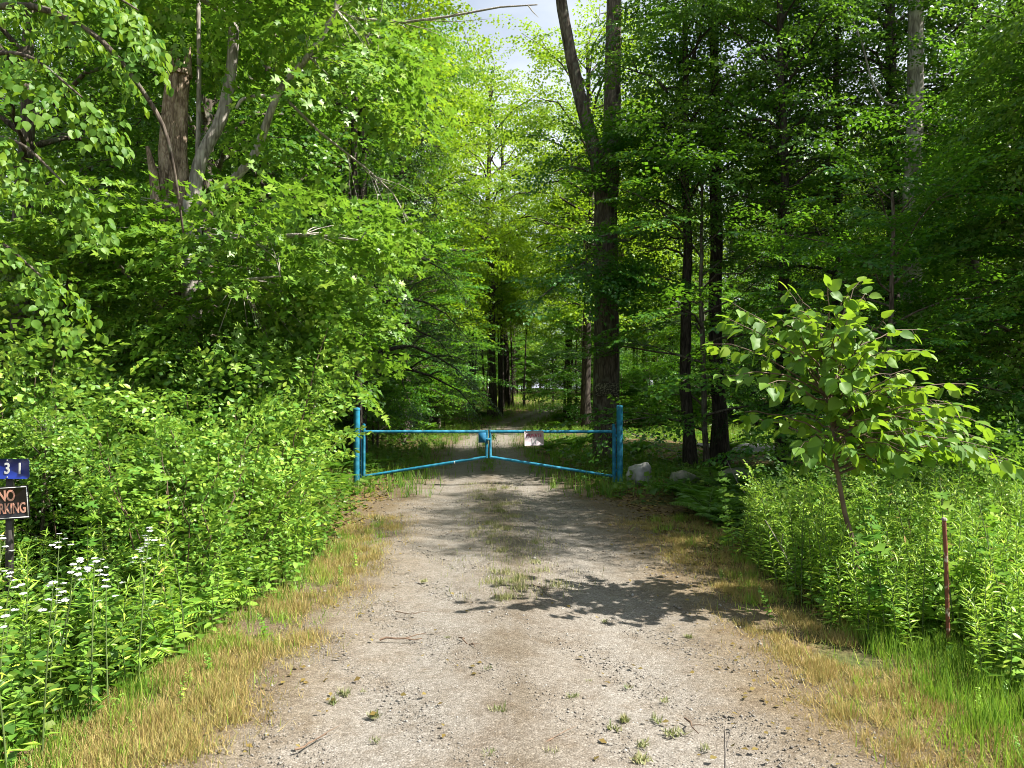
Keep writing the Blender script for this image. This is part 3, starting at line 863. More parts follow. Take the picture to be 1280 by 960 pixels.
E('tall', 7.6, 20.2, 'leafy tree behind the dark trunks right of the forked tree', var=2, sc=.85)
E('tall', 12.3, 19.6, 'leafy tree standing right of the pale trunk in the woods', var=1, sc=.9)
E('edge', 9.7, 12.6, 'broad maple behind the big-leaved sapling on the right', var=1, sc=.8)

# --- the wood further in: individuals drawn by place, kept off the track and apart
spots = []
def far_enough(x, y, dmin):
    return all((x - a) ** 2 + (y - b) ** 2 > dmin * dmin for a, b in spots)
fixed = [(o.location.x, o.location.y) for o in COL.objects if o.type == 'EMPTY' and o.get('category') == 'tree']
spots += fixed
g = np.random.default_rng(77)
def scatter(kind, n, yr, xlim, label, group, dmin, clear, scr=(.85, 1.15), tries=6000, cone=False):
    k = 0
    for _ in range(tries):
        if k >= n: break
        y = g.uniform(*yr); x = g.uniform(*xlim)
        if abs(x) > .74 * y + 2.5: continue
        if abs(x - road_x(y)) < clear: continue
        if 21 < y < 35 and x > 2.8: continue
        if kind in ('young', 'under') and y < 27 and .29 < x / y < .42: continue
        if cone and abs(x / y) < .10: continue
        if not far_enough(x, y, dmin): continue
        spots.append((x, y)); k += 1
        plant_tree(kind, x, y, label, group, sc=float(g.uniform(*scr)))
scatter('tall', 16, (18, 34), (-26, -3.3), 'tall dark tree in the woods left of the track', 'woods left of the track', 2.6, 3.4)
scatter('tall', 10, (18, 27), (3.4, 30), 'tall dark tree in the woods right of the track', 'woods right of the track', 2.6, 3.4)
scatter('under', 16, (16, 34), (-22, -3.6), 'layered beech in the shade left of the track', 'beeches left of the track', 2.2, 3.2)
scatter('under', 12, (19, 40), (3.6, 28), 'layered beech in the shade right of the track', 'beeches right of the track', 2.2, 3.2)
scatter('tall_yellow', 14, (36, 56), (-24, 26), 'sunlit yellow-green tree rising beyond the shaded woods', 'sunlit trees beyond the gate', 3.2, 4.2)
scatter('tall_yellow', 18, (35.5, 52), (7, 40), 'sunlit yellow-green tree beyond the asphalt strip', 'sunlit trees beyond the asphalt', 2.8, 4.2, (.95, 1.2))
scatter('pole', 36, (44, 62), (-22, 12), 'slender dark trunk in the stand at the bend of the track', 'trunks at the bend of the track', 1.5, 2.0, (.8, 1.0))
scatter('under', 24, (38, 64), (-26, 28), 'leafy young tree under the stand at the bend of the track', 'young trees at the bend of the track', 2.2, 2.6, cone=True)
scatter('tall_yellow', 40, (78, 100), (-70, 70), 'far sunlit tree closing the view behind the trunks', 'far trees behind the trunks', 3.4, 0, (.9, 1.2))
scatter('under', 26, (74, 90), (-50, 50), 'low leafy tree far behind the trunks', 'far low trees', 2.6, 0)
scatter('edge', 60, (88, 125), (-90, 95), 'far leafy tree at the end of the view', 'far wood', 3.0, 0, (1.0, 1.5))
scatter('pole', 18, (44, 64), (-5.5, 6.5), 'slender dark trunk in the stand at the bend of the track', 'trunks at the bend of the track', 1.2, 1.7, (.85, 1.05))
scatter('edge_light', 26, (79, 88), (-12, 16), 'sunlit low tree across the clearing beyond the trunks', 'sunlit low trees across the clearing', 1.7, 0, (.7, 1.0))
scatter('young', 26, (15.5, 40), (-16, -2.9), 'young beech sapling under the trees left of the track', 'saplings left of the track', 1.0, 2.6)
scatter('young', 22, (16, 40), (2.9, 18), 'young beech sapling under the trees right of the track', 'saplings right of the track', 1.0, 2.6)

# --- single trees framing the track beyond the gate
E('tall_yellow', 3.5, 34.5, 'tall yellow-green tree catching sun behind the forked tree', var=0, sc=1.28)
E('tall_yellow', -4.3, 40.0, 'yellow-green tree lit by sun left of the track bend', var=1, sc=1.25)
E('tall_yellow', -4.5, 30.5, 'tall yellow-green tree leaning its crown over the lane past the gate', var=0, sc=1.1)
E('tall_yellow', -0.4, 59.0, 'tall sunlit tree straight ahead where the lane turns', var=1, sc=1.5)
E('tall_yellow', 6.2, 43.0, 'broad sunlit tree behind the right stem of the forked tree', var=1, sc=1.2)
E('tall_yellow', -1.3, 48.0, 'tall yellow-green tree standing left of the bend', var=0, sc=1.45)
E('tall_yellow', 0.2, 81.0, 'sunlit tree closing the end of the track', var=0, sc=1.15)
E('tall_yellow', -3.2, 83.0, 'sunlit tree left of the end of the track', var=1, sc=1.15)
E('under', -3.7, 37.0, 'layered beech narrowing the lane on its left before the bend', var=0, sc=1.1)
E('under', 3.6, 41.5, 'layered beech narrowing the lane on its right before the bend', var=1, sc=1.1)
E('under', -4.0, 27.0, 'bright layered beech overhanging the track on its left', var=1, sc=1.15)
E('under', -4.6, 33.0, 'layered beech further along the left of the track', var=2, sc=1.2)

# ------------------------------------------------------------------ gate
GY = 14.7
def gpx(u, v): return px(u, v, GY)
def seg(acc, a, b, r, sides=12): tube(acc, np.array([a, (np.array(a) + b) / 2, b]), r, sides)

def gate_post(u, label, topv, side):
    p = gpx(u, 608); p[2] = 0
    e = thing('gate_post', tuple(p), label, 'gate post', 'posts of the blue gate')
    zt = gpx(u, topv)[2]
    a = Acc(); tube(a, [[0, 0, -.3], [0, 0, zt * .5], [0, 0, zt - .02]], .062, 18)
    part('post', a.mesh('post', 'blue', True), e)
    a = Acc(); tube(a, [[0, 0, zt - .022], [0, 0, zt + .012], [0, 0, zt + .02]], [.068, .068, .05], 18)
    part('cap', a.mesh('cap', 'blue', True), e)
    for z in (.32, 1.02):
        a = Acc(); box(a, (side * .075, 0, z), (.07, .03, .055))
        part('hinge_bracket', a.mesh('hinge_bracket', 'blue'), e)
    a = Acc(); tube(a, [[side * .098, 0, .16], [side * .098, 0, .7], [side * .098, 0, 1.18]], .022, 12)
    part('hinge_pipe', a.mesh('hinge_pipe', 'blue_dark', True), e)
    return e
gate_post(446, 'left blue steel post the gate swings from', 511, 1)
gate_post(774.5, 'right blue steel post the gate swings from, beside a pale boulder', 508, -1)

def gate_leaf(uh, um, label):
    h0 = gpx(uh, 600)
    e = thing('gate_leaf', (h0[0], GY, 0), label, 'gate', 'leaves of the blue gate')
    o = np.array([h0[0], GY, 0])
    top, lowh, lowm = gpx(uh, 539.5)[2], gpx(uh, 595)[2], gpx(uh, 571)[2]
    xm = gpx(um, 0)[0] - o[0]
    s = 1 if xm > 0 else -1
    a = Acc(); tube(a, [[0, 0, gpx(uh, 602)[2]], [0, 0, .7], [0, 0, gpx(uh, 530)[2]]], .031, 14)
    part('hinge_upright', a.mesh('hinge_upright', 'blue', True), e)
    a = Acc(); seg(a, [s * .02, 0, top], [xm, 0, top], .029)
    part('top_rail', a.mesh('top_rail', 'blue', True), e)
    a = Acc(); seg(a, [s * .02, 0, lowh], [xm, 0, lowm], .028)
    part('brace_rail', a.mesh('brace_rail', 'blue', True), e)
    a = Acc(); seg(a, [xm, 0, lowm - .02], [xm, 0, top + .03], .027)
    part('latch_upright', a.mesh('latch_upright', 'blue', True), e)
    return e, o, top, xm
gl, go, gtop, gxm = gate_leaf(455, 608.2, 'left leaf of the blue tube gate, with the lock box')
a = Acc(); box(a, (gxm - .085, -.04, gtop - .115), (.15, .10, .20)); lb = part('lock_box', a.mesh('lock_box', 'blue_dark'), gl)
a = Acc(); box(a, (gxm + .02, -.05, gtop - .15), (.12, .05, .05)); part('latch_bar', a.mesh('latch_bar', 'blue'), gl)
a = Acc(); tube(a, [[-.03, 0, 0], [0, 0, 0], [.03, 0, 0]], .031, 12)
gr, go2, gtop2, gxm2 = gate_leaf(767, 612.8, 'right leaf of the blue tube gate, hung with the private sign')
wb_ = part('white_tape', a.mesh('white_tape', 'sign_white', True), gl); wb_.location = (gxm * .74, 0, .195 + (.60 - .195) * .74 - .005); wb_.scale = (.3, 1.02, 1.02)

# text helper: flat lettering standing in the XZ plane, facing -Y
def letter(s, size, mat, parent, loc, name='lettering', sx=1.0, ext=.0008, rot=0.0):
    c = bpy.data.curves.new(name, 'FONT')
    c.body = s; c.size = size; c.extrude = ext
    c.align_x = 'CENTER'; c.align_y = 'CENTER'
    c.offset = size * .022
    c.materials.append(M[mat])
    tmp = bpy.data.objects.new(name, c)
    me = bpy.data.meshes.new_from_object(tmp)
    bpy.data.objects.remove(tmp)
    o = link(bpy.data.objects.new(name, me))
    o.parent = parent; o.location = loc; o.rotation_euler = (math.pi / 2, 0, 0); o.scale = (sx, 1, 1)
    return o

def plate(w, h, th=.004, rad=.02, n=5):
    """rounded sheet in XZ, facing -Y"""
    pts = []
    for cx, cz, a0 in ((w / 2 - rad, h / 2 - rad, 0), (-w / 2 + rad, h / 2 - rad, 90), (-w / 2 + rad, -h / 2 + rad, 180), (w / 2 - rad, -h / 2 + rad, 270)):
        for k in range(n):
            t = R(a0 + 90 * k / (n - 1)); pts.append((cx + rad * math.cos(t), cz + rad * math.sin(t)))
    m_ = len(pts)
    V = np.array([(x, -th / 2, z) for x, z in pts] + [(x, th / 2, z) for x, z in pts] + [(0, -th / 2, 0), (0, th / 2, 0)])
    T_, Q_ = [], []
    for i in range(m_):
        j = (i + 1) % m_
        T_ += [(2 * m_, j, i)[::-1], (2 * m_ + 1, m_ + i, m_ + j)[::-1]]
        Q_.append((i, m_ + i, m_ + j, j)[::-1])
    a = Acc(); a.add(V, np.array(T_)); a.Q.append(np.array(Q_)); return a

sp = gpx(667.5, 547.5) - [0, .045, 0]
e = thing('private_sign', tuple(sp), 'weathered grey PRIVATE sign wired to the gate\'s top rail', 'sign')
e.rotation_euler = (0, R(-1.5), 0)
part('plate', plate(.385, .29, .003, .008).mesh('private_plate', 'sign_grey'), e)
letter('PRIVATE', .094, 'sign_red', e, (0, -.0035, .05), sx=.86)
letter('I I', .13, 'sign_white', e, (.0, -.0035, -.06), name='pale_strokes')
for s in (-1, 1):
    a = Acc(); t = np.linspace(0, 2 * math.pi, 10)
    tube(a, np.stack([0 * t + s * .15, .045 + .052 * np.cos(t), .128 + .05 * np.sin(t)], 1), .003, 5)
    part('wire_tie', a.mesh('wire_tie', 'steel', True), e)

# slack cables running off from both posts into the woods
def cable(label, a_, b_, sag):
    e_ = thing('steel_cable', tuple(a_), label, 'cable')
    acc = Acc(); tube(acc, bend(a_, b_, 12, -sag) - np.asarray(a_), .008, 6)
    part('strand', acc.mesh('strand', 'steel', True), e_)
cable('thin steel cable sagging from the right gate post into the woods', gpx(776, 534), px(850, 566, 16.5), .05)
cable('thin steel cable running from the left gate post into the leaves', gpx(444, 530), px(385, 550, 15.2), .05)

# ------------------------------------------------------------------ boulders
def boulder(label, c, size, mat, seed):
    g_ = np.random.default_rng(seed)
    import bmesh
    bm = bmesh.new(); bmesh.ops.create_icosphere(bm, subdivisions=4, radius=1)
    ks = g_.normal(size=(14, 3)); ks = unit(ks); off = g_.uniform(.62, .95, 14)
    for v in bm.verts:
        p = np.array(v.co)
        for k, q in zip(ks, off):
            dd = p @ k - q
            if dd > 0: p = p - k * dd * .85
        p *= 1 + .05 * math.sin(p[0] * 5 + seed) * math.sin(p[1] * 6) + .03 * math.sin(p[2] * 13 + p[0] * 9)
        v.co = p * np.array(size)
    me = bpy.data.meshes.new('boulder'); bm.to_mesh(me); bm.free()
    me.materials.append(M[mat])
    for q in me.polygons: q.use_smooth = True
    o = part('boulder', me); o.location = c
    tag(o, label, 'rock', 'boulders beside the gate')
boulder('pale grey boulder against the right gate post', (2.48, 14.28, .24), (.30, .30, .34), 'stone', 3)
boulder('mossy boulder half hidden by ferns right of the pale boulder', (3.2, 13.9, .10), (.40, .38, .30), 'stone_moss', 7)
boulder('greyish boulder behind the ferns, farthest from the gate', (4.15, 13.7, .22), (.38, .36, .32), 'stone_moss', 9)

# ------------------------------------------------------------------ board on the forked tree
e = thing('tree_board', tuple(px(758.5, 487, 18.88)), 'small weathered board with flaking pale paint nailed on the forked tree', 'sign')
a = Acc(); box(a, (0, 0, 0), (.62, .025, .33)); part('board', a.mesh('board', 'board'), e)
for sx_ in (-.26, .26):
    for sz_ in (-.12, .12):
        a = Acc(); tube(a, [[sx_, -.012, sz_], [sx_, -.017, sz_], [sx_, -.02, sz_]], .009, 8); part('nail', a.mesh('nail', 'steel'), e)

# ------------------------------------------------------------------ signs at the left edge
SD = 5.7
sx0 = (10 - 640) / FPX * SD
zg = float(gz(sx0, SD + .02))
e = thing('sign_post', (sx0, SD + .02, zg), 'dark metal post carrying the house number and no parking signs', 'post')
a = Acc()
box(a, (0, 0, .60), (.035, .006, 1.5)); box(a, (-.0175 - .003, .012, .60), (.006, .03, 1.5)); box(a, (.0175 + .003, .012, .60), (.006, .03, 1.5))
part('channel', a.mesh('channel', 'post'), e)
c = px(10, 586, SD)
e = thing('house_number_sign', tuple(c), 'blue house number sign with white digits above the no parking sign', 'sign')
part('plate', plate(.34, .155, .003, .022).mesh('number_plate', 'sign_blue'), e)
letter('3', .118, 'sign_white', e, (.0, -.0035, 0), name='digit', sx=.85)
letter('1', .118, 'sign_white', e, (.098, -.0035, 0), name='digit', sx=.85)
for z in (.066, -.066):
    a = Acc(); tube(a, [[0, -.001, z], [0, -.005, z], [0, -.006, z]], [.007, .007, .004], 10); part('bolt', a.mesh('bolt', 'steel', True), e)
c = px(10, 628.5, SD)
e = thing('no_parking_sign', tuple(c), 'black NO PARKING sign with faded orange letters and pale border', 'sign')
e.rotation_euler = (0, R(-4), 0)
part('plate', plate(.345, .258, .003, .008).mesh('parking_plate', 'sign_black'), e)
a = Acc()
for (cx, cz, w, h) in ((0, .1175, .325, .006), (0, -.1175, .325, .006), (.1595, 0, .006, .229), (-.1595, 0, .006, .229)):
    box(a, (cx, -.0028, cz), (w, .002, h))
part('border', a.mesh('border', 'sign_white'), e)
letter('NO', .118, 'sign_orange', e, (0, -.0035, .052), sx=.72)
letter('PARKING', .112, 'sign_orange', e, (0, -.0035, -.047), sx=.62)

# ------------------------------------------------------------------ rusty stake on the right
d = 5.4
pts = np.array([px(u, v, d) for u, v in ((1184, 815), (1182, 740), (1181, 690), (1179, 650))])
pts[0, 2] = float(gz(pts[0, 0], d)) - .1
e = thing('rusty_stake', (pts[0, 0], d, float(gz(pts[0, 0], d))), 'thin rusty stake with peeling paint standing in the right-hand weeds', 'stake')
a = Acc(); tube(a, pts - np.array(e.location), [.015, .015, .0148, .0145], 10, rough=.05)
part('rod', a.mesh('rod', 'rust', True), e)
a = Acc(); top = pts[-1] - np.array(e.location); tube(a, [top, top + [0, 0, .012], top + [0, 0, .02]], [.021, .021, .012], 10)
part('cap', a.mesh('cap', 'deadwood', True), e)

# ------------------------------------------------------------------ big-leaved sapling on the right
def big_sapling():
    g = np.random.default_rng(21)
    d = 6.3
    b = px(1072, 765, d); b[2] = float(gz(b[0], d))
    e = thing('big_leaved_sapling', tuple(b), 'sunlit sapling with big round leaves leaning over the right-hand weeds', 'tree')
    tr = Acc(); cr_ = []
    trunk = np.array([b - [0, 0, .15], px(1069, 690, d), px(1055, 640, d), px(1043, 570, d), px(1040, 510, d), px(1030, 440, d), px(1025, 395, d)]) - b
    tube(tr, trunk, np.linspace(.026, .010, len(trunk)), 8, rough=.05)
    tips = [(1075, 352, .3), (1035, 358, -.2), (985, 362, .1), (915, 378, -.3), (893, 430, .2), (905, 470, -.4), (955, 405, .5), (1000, 388, -.5), (1060, 400, -.5), (1148, 412, .3), (1110, 440, -.4),
            (1208, 480, .2), (1190, 505, -.4), (1268, 582, .1), (1238, 560, -.3), (1175, 540, .4), (1000, 560, -.5), (1100, 520, -.6), (960, 480, -.6), (1050, 470, -.7), (930, 515, .1),
            (1150, 480, -.1), (1130, 580, -.4), (1010, 430, .6), (1085, 440, .6), (980, 520, .5), (1060, 560, -.5), (1200, 560, .5)]
    tips += [(float(g.uniform(905, 1160)), float(g.uniform(395, 600)), float(g.uniform(-.7, .7))) for _ in range(32)]
    tips += [(float(u_), float(v_ + g.uniform(-25, 25)), float(g.uniform(-.5, .5))) for u_, v_ in zip(np.linspace(1080, 1260, 16), np.interp(np.linspace(1080, 1260, 16), [1080, 1150, 1260], [450, 490, 565]))]
    tips += [(float(g.uniform(960, 1090)), float(g.uniform(365, 420)), float(g.uniform(-.5, .5))) for _ in range(10)]
    tips = [q for q in tips if not (q[0] > 1150 and q[1] < 400)]
    P, D, N, S = [], [], [], []
    for u, v, dd in tips:
        tip = px(u, v, d + dd) - b
        h = np.clip(.30 + .9 * (tip[2] - trunk[1, 2]) / 2.6 * g.uniform(.5, .8), .25, .92)
        k = h * (len(trunk) - 1); i = int(k)
        o = trunk[i] + (trunk[min(i + 1, len(trunk) - 1)] - trunk[i]) * (k - i)
        ln = bend(o, tip, 8, .10 * np.linalg.norm(tip - o), .012, g)
        tube(tr, ln, np.linspace(.009, .0025, 8), 5, cap=False)
        L = np.linalg.norm(np.diff(ln, axis=0), axis=1).sum()
        for s in np.arange(.22 * L, L, .052):
            f = s / L * 7; i = min(int(f), 6)
            p = ln[i] + (ln[i + 1] - ln[i]) * (f - i)
            t = unit(ln[i + 1] - ln[i])
            a = g.uniform(0, 6.28)
            side = unit(np.cross(t, [0, 0, 1])) * g.choice((-1, 1))
            dd_ = unit(t * .5 + side * g.uniform(.4, 1) + np.array([0, 0, g.uniform(-1.3, .05)]))
            n_ = unit(np.array([0, 0, 1.0]) + g.normal(scale=.5, size=3))
            pet = dd_ * .035 + [0, 0, -.012]
            tube(tr, [p, p + pet * .5 + [0, 0, .004], p + pet], .0016, 3, cap=False)
            P.append(p + pet); D.append(dd_); N.append(n_); S.append(.138 * g.uniform(.45, 1.0) ** .7)
        P.append(ln[-1]); D.append(unit(ln[-1] - ln[-2])); N.append(np.array([.1, -.2, 1])); S.append(.11)
    part('trunk', tr.mesh('sapling_trunk', 'cane', True), e)
    leaf_parts(e, np.array(P), np.array(D), np.array(N), np.array(S), leaf_variants('basswood'), g)
big_sapling()

# ------------------------------------------------------------------ undergrowth plants
def goldenrod(seed, h=.95, n=46, leaf=.13, mat='weed', tm=LANCE, up=.55):
    g = np.random.default_rng(seed)
    s, f = Acc(), Acc()
    lean = g.normal(scale=.09, size=2)
    line = np.array([[lean[0] * t * t, lean[1] * t * t, h * t - .03] for t in np.linspace(0, 1, 6)])
    tube(s, line, np.linspace(.006, .002, 6), 4, cap=False)
    t = np.linspace(.10, 1, n) ** .85
    z = np.stack([np.interp(t, np.linspace(0, 1, 6), line[:, k]) for k in range(3)], 1)
    az = np.arange(n) * 2.4 + g.normal(scale=.3, size=n)
    el = g.normal(up, .3, n) * (0.4 + t)
    D = np.stack([np.cos(az) * np.cos(el), np.sin(az) * np.cos(el), np.sin(el)], 1)
    N = np.stack([-np.cos(az) * np.sin(el), -np.sin(az) * np.sin(el), np.cos(el)], 1) + g.normal(scale=.25, size=(n, 3))
    S = leaf * (1.15 - .65 * t) * g.uniform(.8, 1.25, n)
    leaves(f, z, D, N, S, tm)
    return [('stem', s.mesh('goldenrod_stem', 'stem', True)), ('foliage', f.mesh('goldenrod_leaves', mat))]

def bramble(seed, h=1.6, canes=9, spread=.9, lib='shrub', mat='bramble', tm=SMALL, spacing=.10, sc=(.5, 1.0), stem='cane', arch=.35):
    g = np.random.default_rng(seed)
    s, f = Acc(), Acc(); PP, OO = [], []
    for k in range(canes):
        az = k * 2.4 + g.normal(scale=.4)
        rr = spread * math.sqrt(g.random()) ; hh = h * g.uniform(.6, 1.1)
        a0 = np.array([math.cos(az) * rr * .3, math.sin(az) * rr * .3, -.05]); a1 = np.array([math.cos(az) * rr, math.sin(az) * rr, hh])
        ln = bend(a0, a1, 8, arch * hh * .3, .02, g)
        tube(s, ln, np.linspace(.009, .003, 8), 4, cap=False)
        p, q = limb_sprays(ln, .18, spacing, g); q[:, 2] = q[:, 2] * .5 + .1
        PP.append(p); OO.append(q)
    place_sprays(f, LIB[lib], np.vstack(PP), np.vstack(OO), g, tm, sc=sc, roll=.4)
    return [('stem', s.mesh('bramble_canes', stem, True)), ('foliage', f.mesh('bramble_leaves', mat))]

def fern(seed, n=9, L=.75, mat='fern'):
    g = np.random.default_rng(seed)
    s, f = Acc(), Acc()
    for k in range(n):
        az = k * 6.283 / n + g.normal(scale=.2); l_ = L * g.uniform(.75, 1.15)
        d = np.array([math.cos(az), math.sin(az), 0])
        t = np.linspace(0, 1, 12)
        ln = d * (l_ * (.25 * t + .6 * t * t))[:, None] + np.array([0, 0, 1]) * (l_ * (.95 * t - .55 * t * t))[:, None]
        tube(s, ln, np.linspace(.004, .0012, 12), 3, cap=False)
        m_ = 22
        tt = np.repeat(np.linspace(.18, .98, m_), 2)
        P = np.stack([np.interp(tt, t, ln[:, q]) for q in range(3)], 1)
        Tg = unit(np.stack([np.interp(tt, t, np.gradient(ln[:, q])) for q in range(3)], 1))
        sd = unit(np.cross(Tg, [0, 0, 1.0])) * np.tile([1, -1], m_)[:, None]
        leaves(f, P, sd + Tg * .45, np.tile([0, 0, 1.0], (len(P), 1)) + g.normal(scale=.2, size=P.shape), l_ * .24 * np.sin(np.clip(tt * 1.05, 0, 1) * math.pi) ** .6 + .02, LANCE)
    return [('stem', s.mesh('fern_stalks', 'stem', True)), ('foliage', f.mesh('fern_fronds', mat))]

def flower_plant(seed):
    g = np.random.default_rng(seed)
    parts_ = goldenrod(seed, h=g.uniform(.72, .92), n=22, leaf=.10, up=.4)
    V = parts_[0][1]
    h = max(v.co.z for v in V.vertices)
    topv = np.array(max(V.vertices, key=lambda v: v.co.z).co)
    f = Acc()
    heads = [topv + [0, 0, .01]] + [topv + np.array([g.normal(scale=.035), g.normal(scale=.035), -abs(g.normal(scale=.05))]) for _ in range(5)]
    for c_ in heads:
        az = np.arange(5) * 1.2566 + g.random()
        D = np.stack([np.cos(az), np.sin(az), 0 * az + .15], 1)
        leaves(f, np.tile(c_, (5, 1)), D, np.tile(unit(np.array([g.normal(scale=.5), -.5 + g.normal(scale=.4), 1.0])), (5, 1)) + g.normal(scale=.2, size=(5, 3)), .019, OVATE)
    return parts_ + [('blossom', f.mesh('white_blossom', 'petal'))]

GOLD = [goldenrod(500 + k, h=.76 + .07 * k, n=54) for k in range(5)]
BROAD = [goldenrod(520 + k, h=.55 + .1 * k, n=30, leaf=.11, mat='bramble', tm=SMALL, up=.25) for k in range(4)]
BRAM = [bramble(540 + k, h=1.45 + .12 * k) for k in range(4)]
SHRUB = [bramble(560 + k, h=2.1, canes=11, spread=1.0, mat='bramble', tm=KITE, spacing=.14, sc=(.8, 1.3)) for k in range(3)]
DARK = [bramble(580 + k, h=1.2, canes=9, spread=.9, mat='fern', tm=KITE, spacing=.13, sc=(.8, 1.3)) for k in range(3)]
FERN = [fern(600 + k) for k in range(3)]
FLOW = [flower_plant(620 + k) for k in range(4)]

g = np.random.default_rng(91)
def clump(name, variants, n, region, label, cat, group, sc=(.85, 1.15), dmin=.12, tilt=.08, inside=None):
    x0, x1, y0, y1 = region
    done = []
    for _ in range(n * 40):
        if len(done) >= n: break
        x, y = g.uniform(x0, x1), g.uniform(y0, y1)
        if inside and not inside(x, y): continue
        if any((x - a) ** 2 + (y - b) ** 2 < dmin * dmin for a, b in done): continue
        done.append((x, y))
        stand(name, variants[int(g.integers(len(variants)))], (x, y, float(gz(x, y)) - .01), float(g.uniform(0, 6.28)), float(g.uniform(*sc)), label, cat, group,
              (float(g.normal(scale=tilt)), float(g.normal(scale=tilt))))

infr = lambda x, y: abs(x) < .71 * y + .25
# right weeds
rw = lambda x, y: infr(x, y) and x > np.interp(y, [3.5, 5.2, 5.7, 6.5, 8, 11], [2.8, 2.95, 2.7, 2.6, 2.5, 2.7]) and not (abs(x - 3.19 * y / 5.4) < .22 and y < 5.45)
clump('goldenrod_plant', GOLD, 190, (2.4, 6.2, 4.6, 8.3), 'upright goldenrod stalk in the bright weeds around the rusty stake', 'weed', 'goldenrod around the rusty stake', (.8, 1.1), .10, inside=rw)
clump('bramble_bush', BRAM, 9, (2.7, 5.5, 6.6, 8.6), 'leafy bramble in the weeds under the big-leaved sapling', 'shrub', 'brambles under the sapling', (.5, .7), .6, inside=rw)
clump('broad_leaved_weed', BROAD, 60, (2.5, 5, 4.4, 8.5), 'low broad-leaved weed along the front of the right-hand thicket', 'weed', 'low weeds on the right verge', (.5, .85), .15,
      inside=lambda x, y: rw(x + .1, y) and not rw(x - 1.3, y))
clump('dark_shrub', DARK, 26, (3.6, 9.5, 8.8, 13.5), 'dark green shrub in the shade behind the right-hand weeds', 'shrub', 'dark shrubs on the right', (.7, 1.15), .6, inside=lambda x, y: rw(x, y) and not .27 < x / y < .43)
clump('fern', FERN, 42, (2.85, 6.5, 10.2, 14.4), 'green fern in the shade right of the gate', 'fern', 'ferns right of the gate', (.75, 1.2), .3)
def merged_plants(name, variants, n, region, label, sc, inside, mat, stem='stem'):
    fol, st_ = Acc(), Acc()
    data = []
    for v in variants:
        row = []
        for _, me in v[:2]:
            V = np.empty(len(me.vertices) * 3); me.vertices.foreach_get('co', V)
            L = np.empty(len(me.loops), np.int32); me.loops.foreach_get('vertex_index', L)
            row.append((V.reshape(-1, 3), L.reshape(len(me.polygons), -1)))
        data.append(row)
    k = 0
    while k < n:
        x, y = g.uniform(region[0], region[1]), g.uniform(region[2], region[3])
        if not inside(x, y): continue
        k += 1
        s_ = g.uniform(*sc); az = g.uniform(0, 6.28); c_, n_ = math.cos(az), math.sin(az)
        for (V, F), acc in zip(data[int(g.integers(len(data)))], (st_, fol)):
            W = np.stack([V[:, 0] * c_ - V[:, 1] * n_, V[:, 0] * n_ + V[:, 1] * c_, V[:, 2]], 1) * s_ + [x, y, float(gz(x, y)) - .01]
            acc.add(W, F)
    o = tag(part(name, fol.mesh(name, mat)), label, kind='stuff')
    part('stem', st_.mesh('stem', stem, True), o, kind='stuff')
merged_plants('weeds', GOLD, 150, (2.4, 6.5, 4.6, 8.6), 'dense green weeds filling in behind the goldenrod stalks on the right', (.75, 1.05), rw, 'weed')
BIGL = [goldenrod(640 + k, h=.8 + .15 * k, n=16 + 3 * k, leaf=.17, mat='maple_light', tm=MAPLE, up=.12) for k in range(3)]
LFERN = [fern(660 + k, n=9, L=.55, mat='weed') for k in range(2)]
clump('fern', LFERN, 14, (2.9, 5.6, 4.8, 8.4), 'light green fern among the goldenrod on the right', 'fern', 'ferns in the right-hand weeds', (.8, 1.15), .3, inside=lambda x, y: rw(x - .3, y))
clump('maple_seedling', BIGL, 38, (2.6, 6.0, 5.2, 8.8), 'maple seedling with lobed leaves among the right-hand weeds', 'seedling', 'maple seedlings on the right', (.7, 1.15), .3, inside=rw)
DRYS = [goldenrod(680 + k, h=.85 + .15 * k, n=14, leaf=.09, mat='dry', up=-.3) for k in range(3)]
clump('dry_stalk', DRYS, 12, (2.6, 5.6, 5.0, 8.6), 'dead brown stalk sticking out of the right-hand weeds', 'stalk', 'dead stalks on the right', (.9, 1.25), .4, .2, inside=rw)
lv_ = lambda y: -np.interp(y, [2.5, 5.6, 8, 9.5], [1.70, 1.50, 1.50, 1.50])
rv_ = lambda y: np.interp(y, [2.5, 5.6, 8, 9.5], [1.75, 1.92, 1.75, 1.70])
# left thicket
lw = lambda x, y: infr(x, y) and x < -np.interp(y, [3, 4.2, 5.6, 8, 9.5, 11.5], [2.35, 2.4, 2.2, 2.05, 2.6, 3.3])
lw2 = lambda x, y: infr(x, y) and x < -np.interp(y, [3, 5.6, 8, 9.5, 11.5], [2.75, 2.85, 2.75, 3.4, 4.2]) and not (y < 6.9 and x < -3.0)
nosign = lambda x, y: not (4.9 < y < 6.0 and x < -.60 * y)
clump('thicket_shrub', SHRUB, 16, (-8, -2.6, 7.6, 11.5), 'tall leafy shrub in the back of the left thicket', 'shrub', 'shrubs at the back of the left thicket', (.7, 1.3), .75, inside=lw2)
clump('bramble_bush', BRAM, 24, (-6.5, -2.3, 6.2, 10.2), 'arching bramble in the left thicket', 'shrub', 'brambles in the left thicket', (.65, 1.25), .6, inside=lw2)
clump('goldenrod_plant', GOLD, 105, (-6.0, -2.0, 4.4, 9.5), 'upright goldenrod stalk among the left-hand brambles', 'weed', 'goldenrod in the left thicket', (.75, 1.1), .14, inside=lambda x, y: lw(x, y) and nosign(x, y))
clump('broad_leaved_weed', BROAD, 170, (-5.0, -2.0, 2.9, 8.5), 'low broad-leaved weed at the foot of the left thicket', 'weed', 'low weeds on the left verge', (.55, .95), .13, inside=lw)
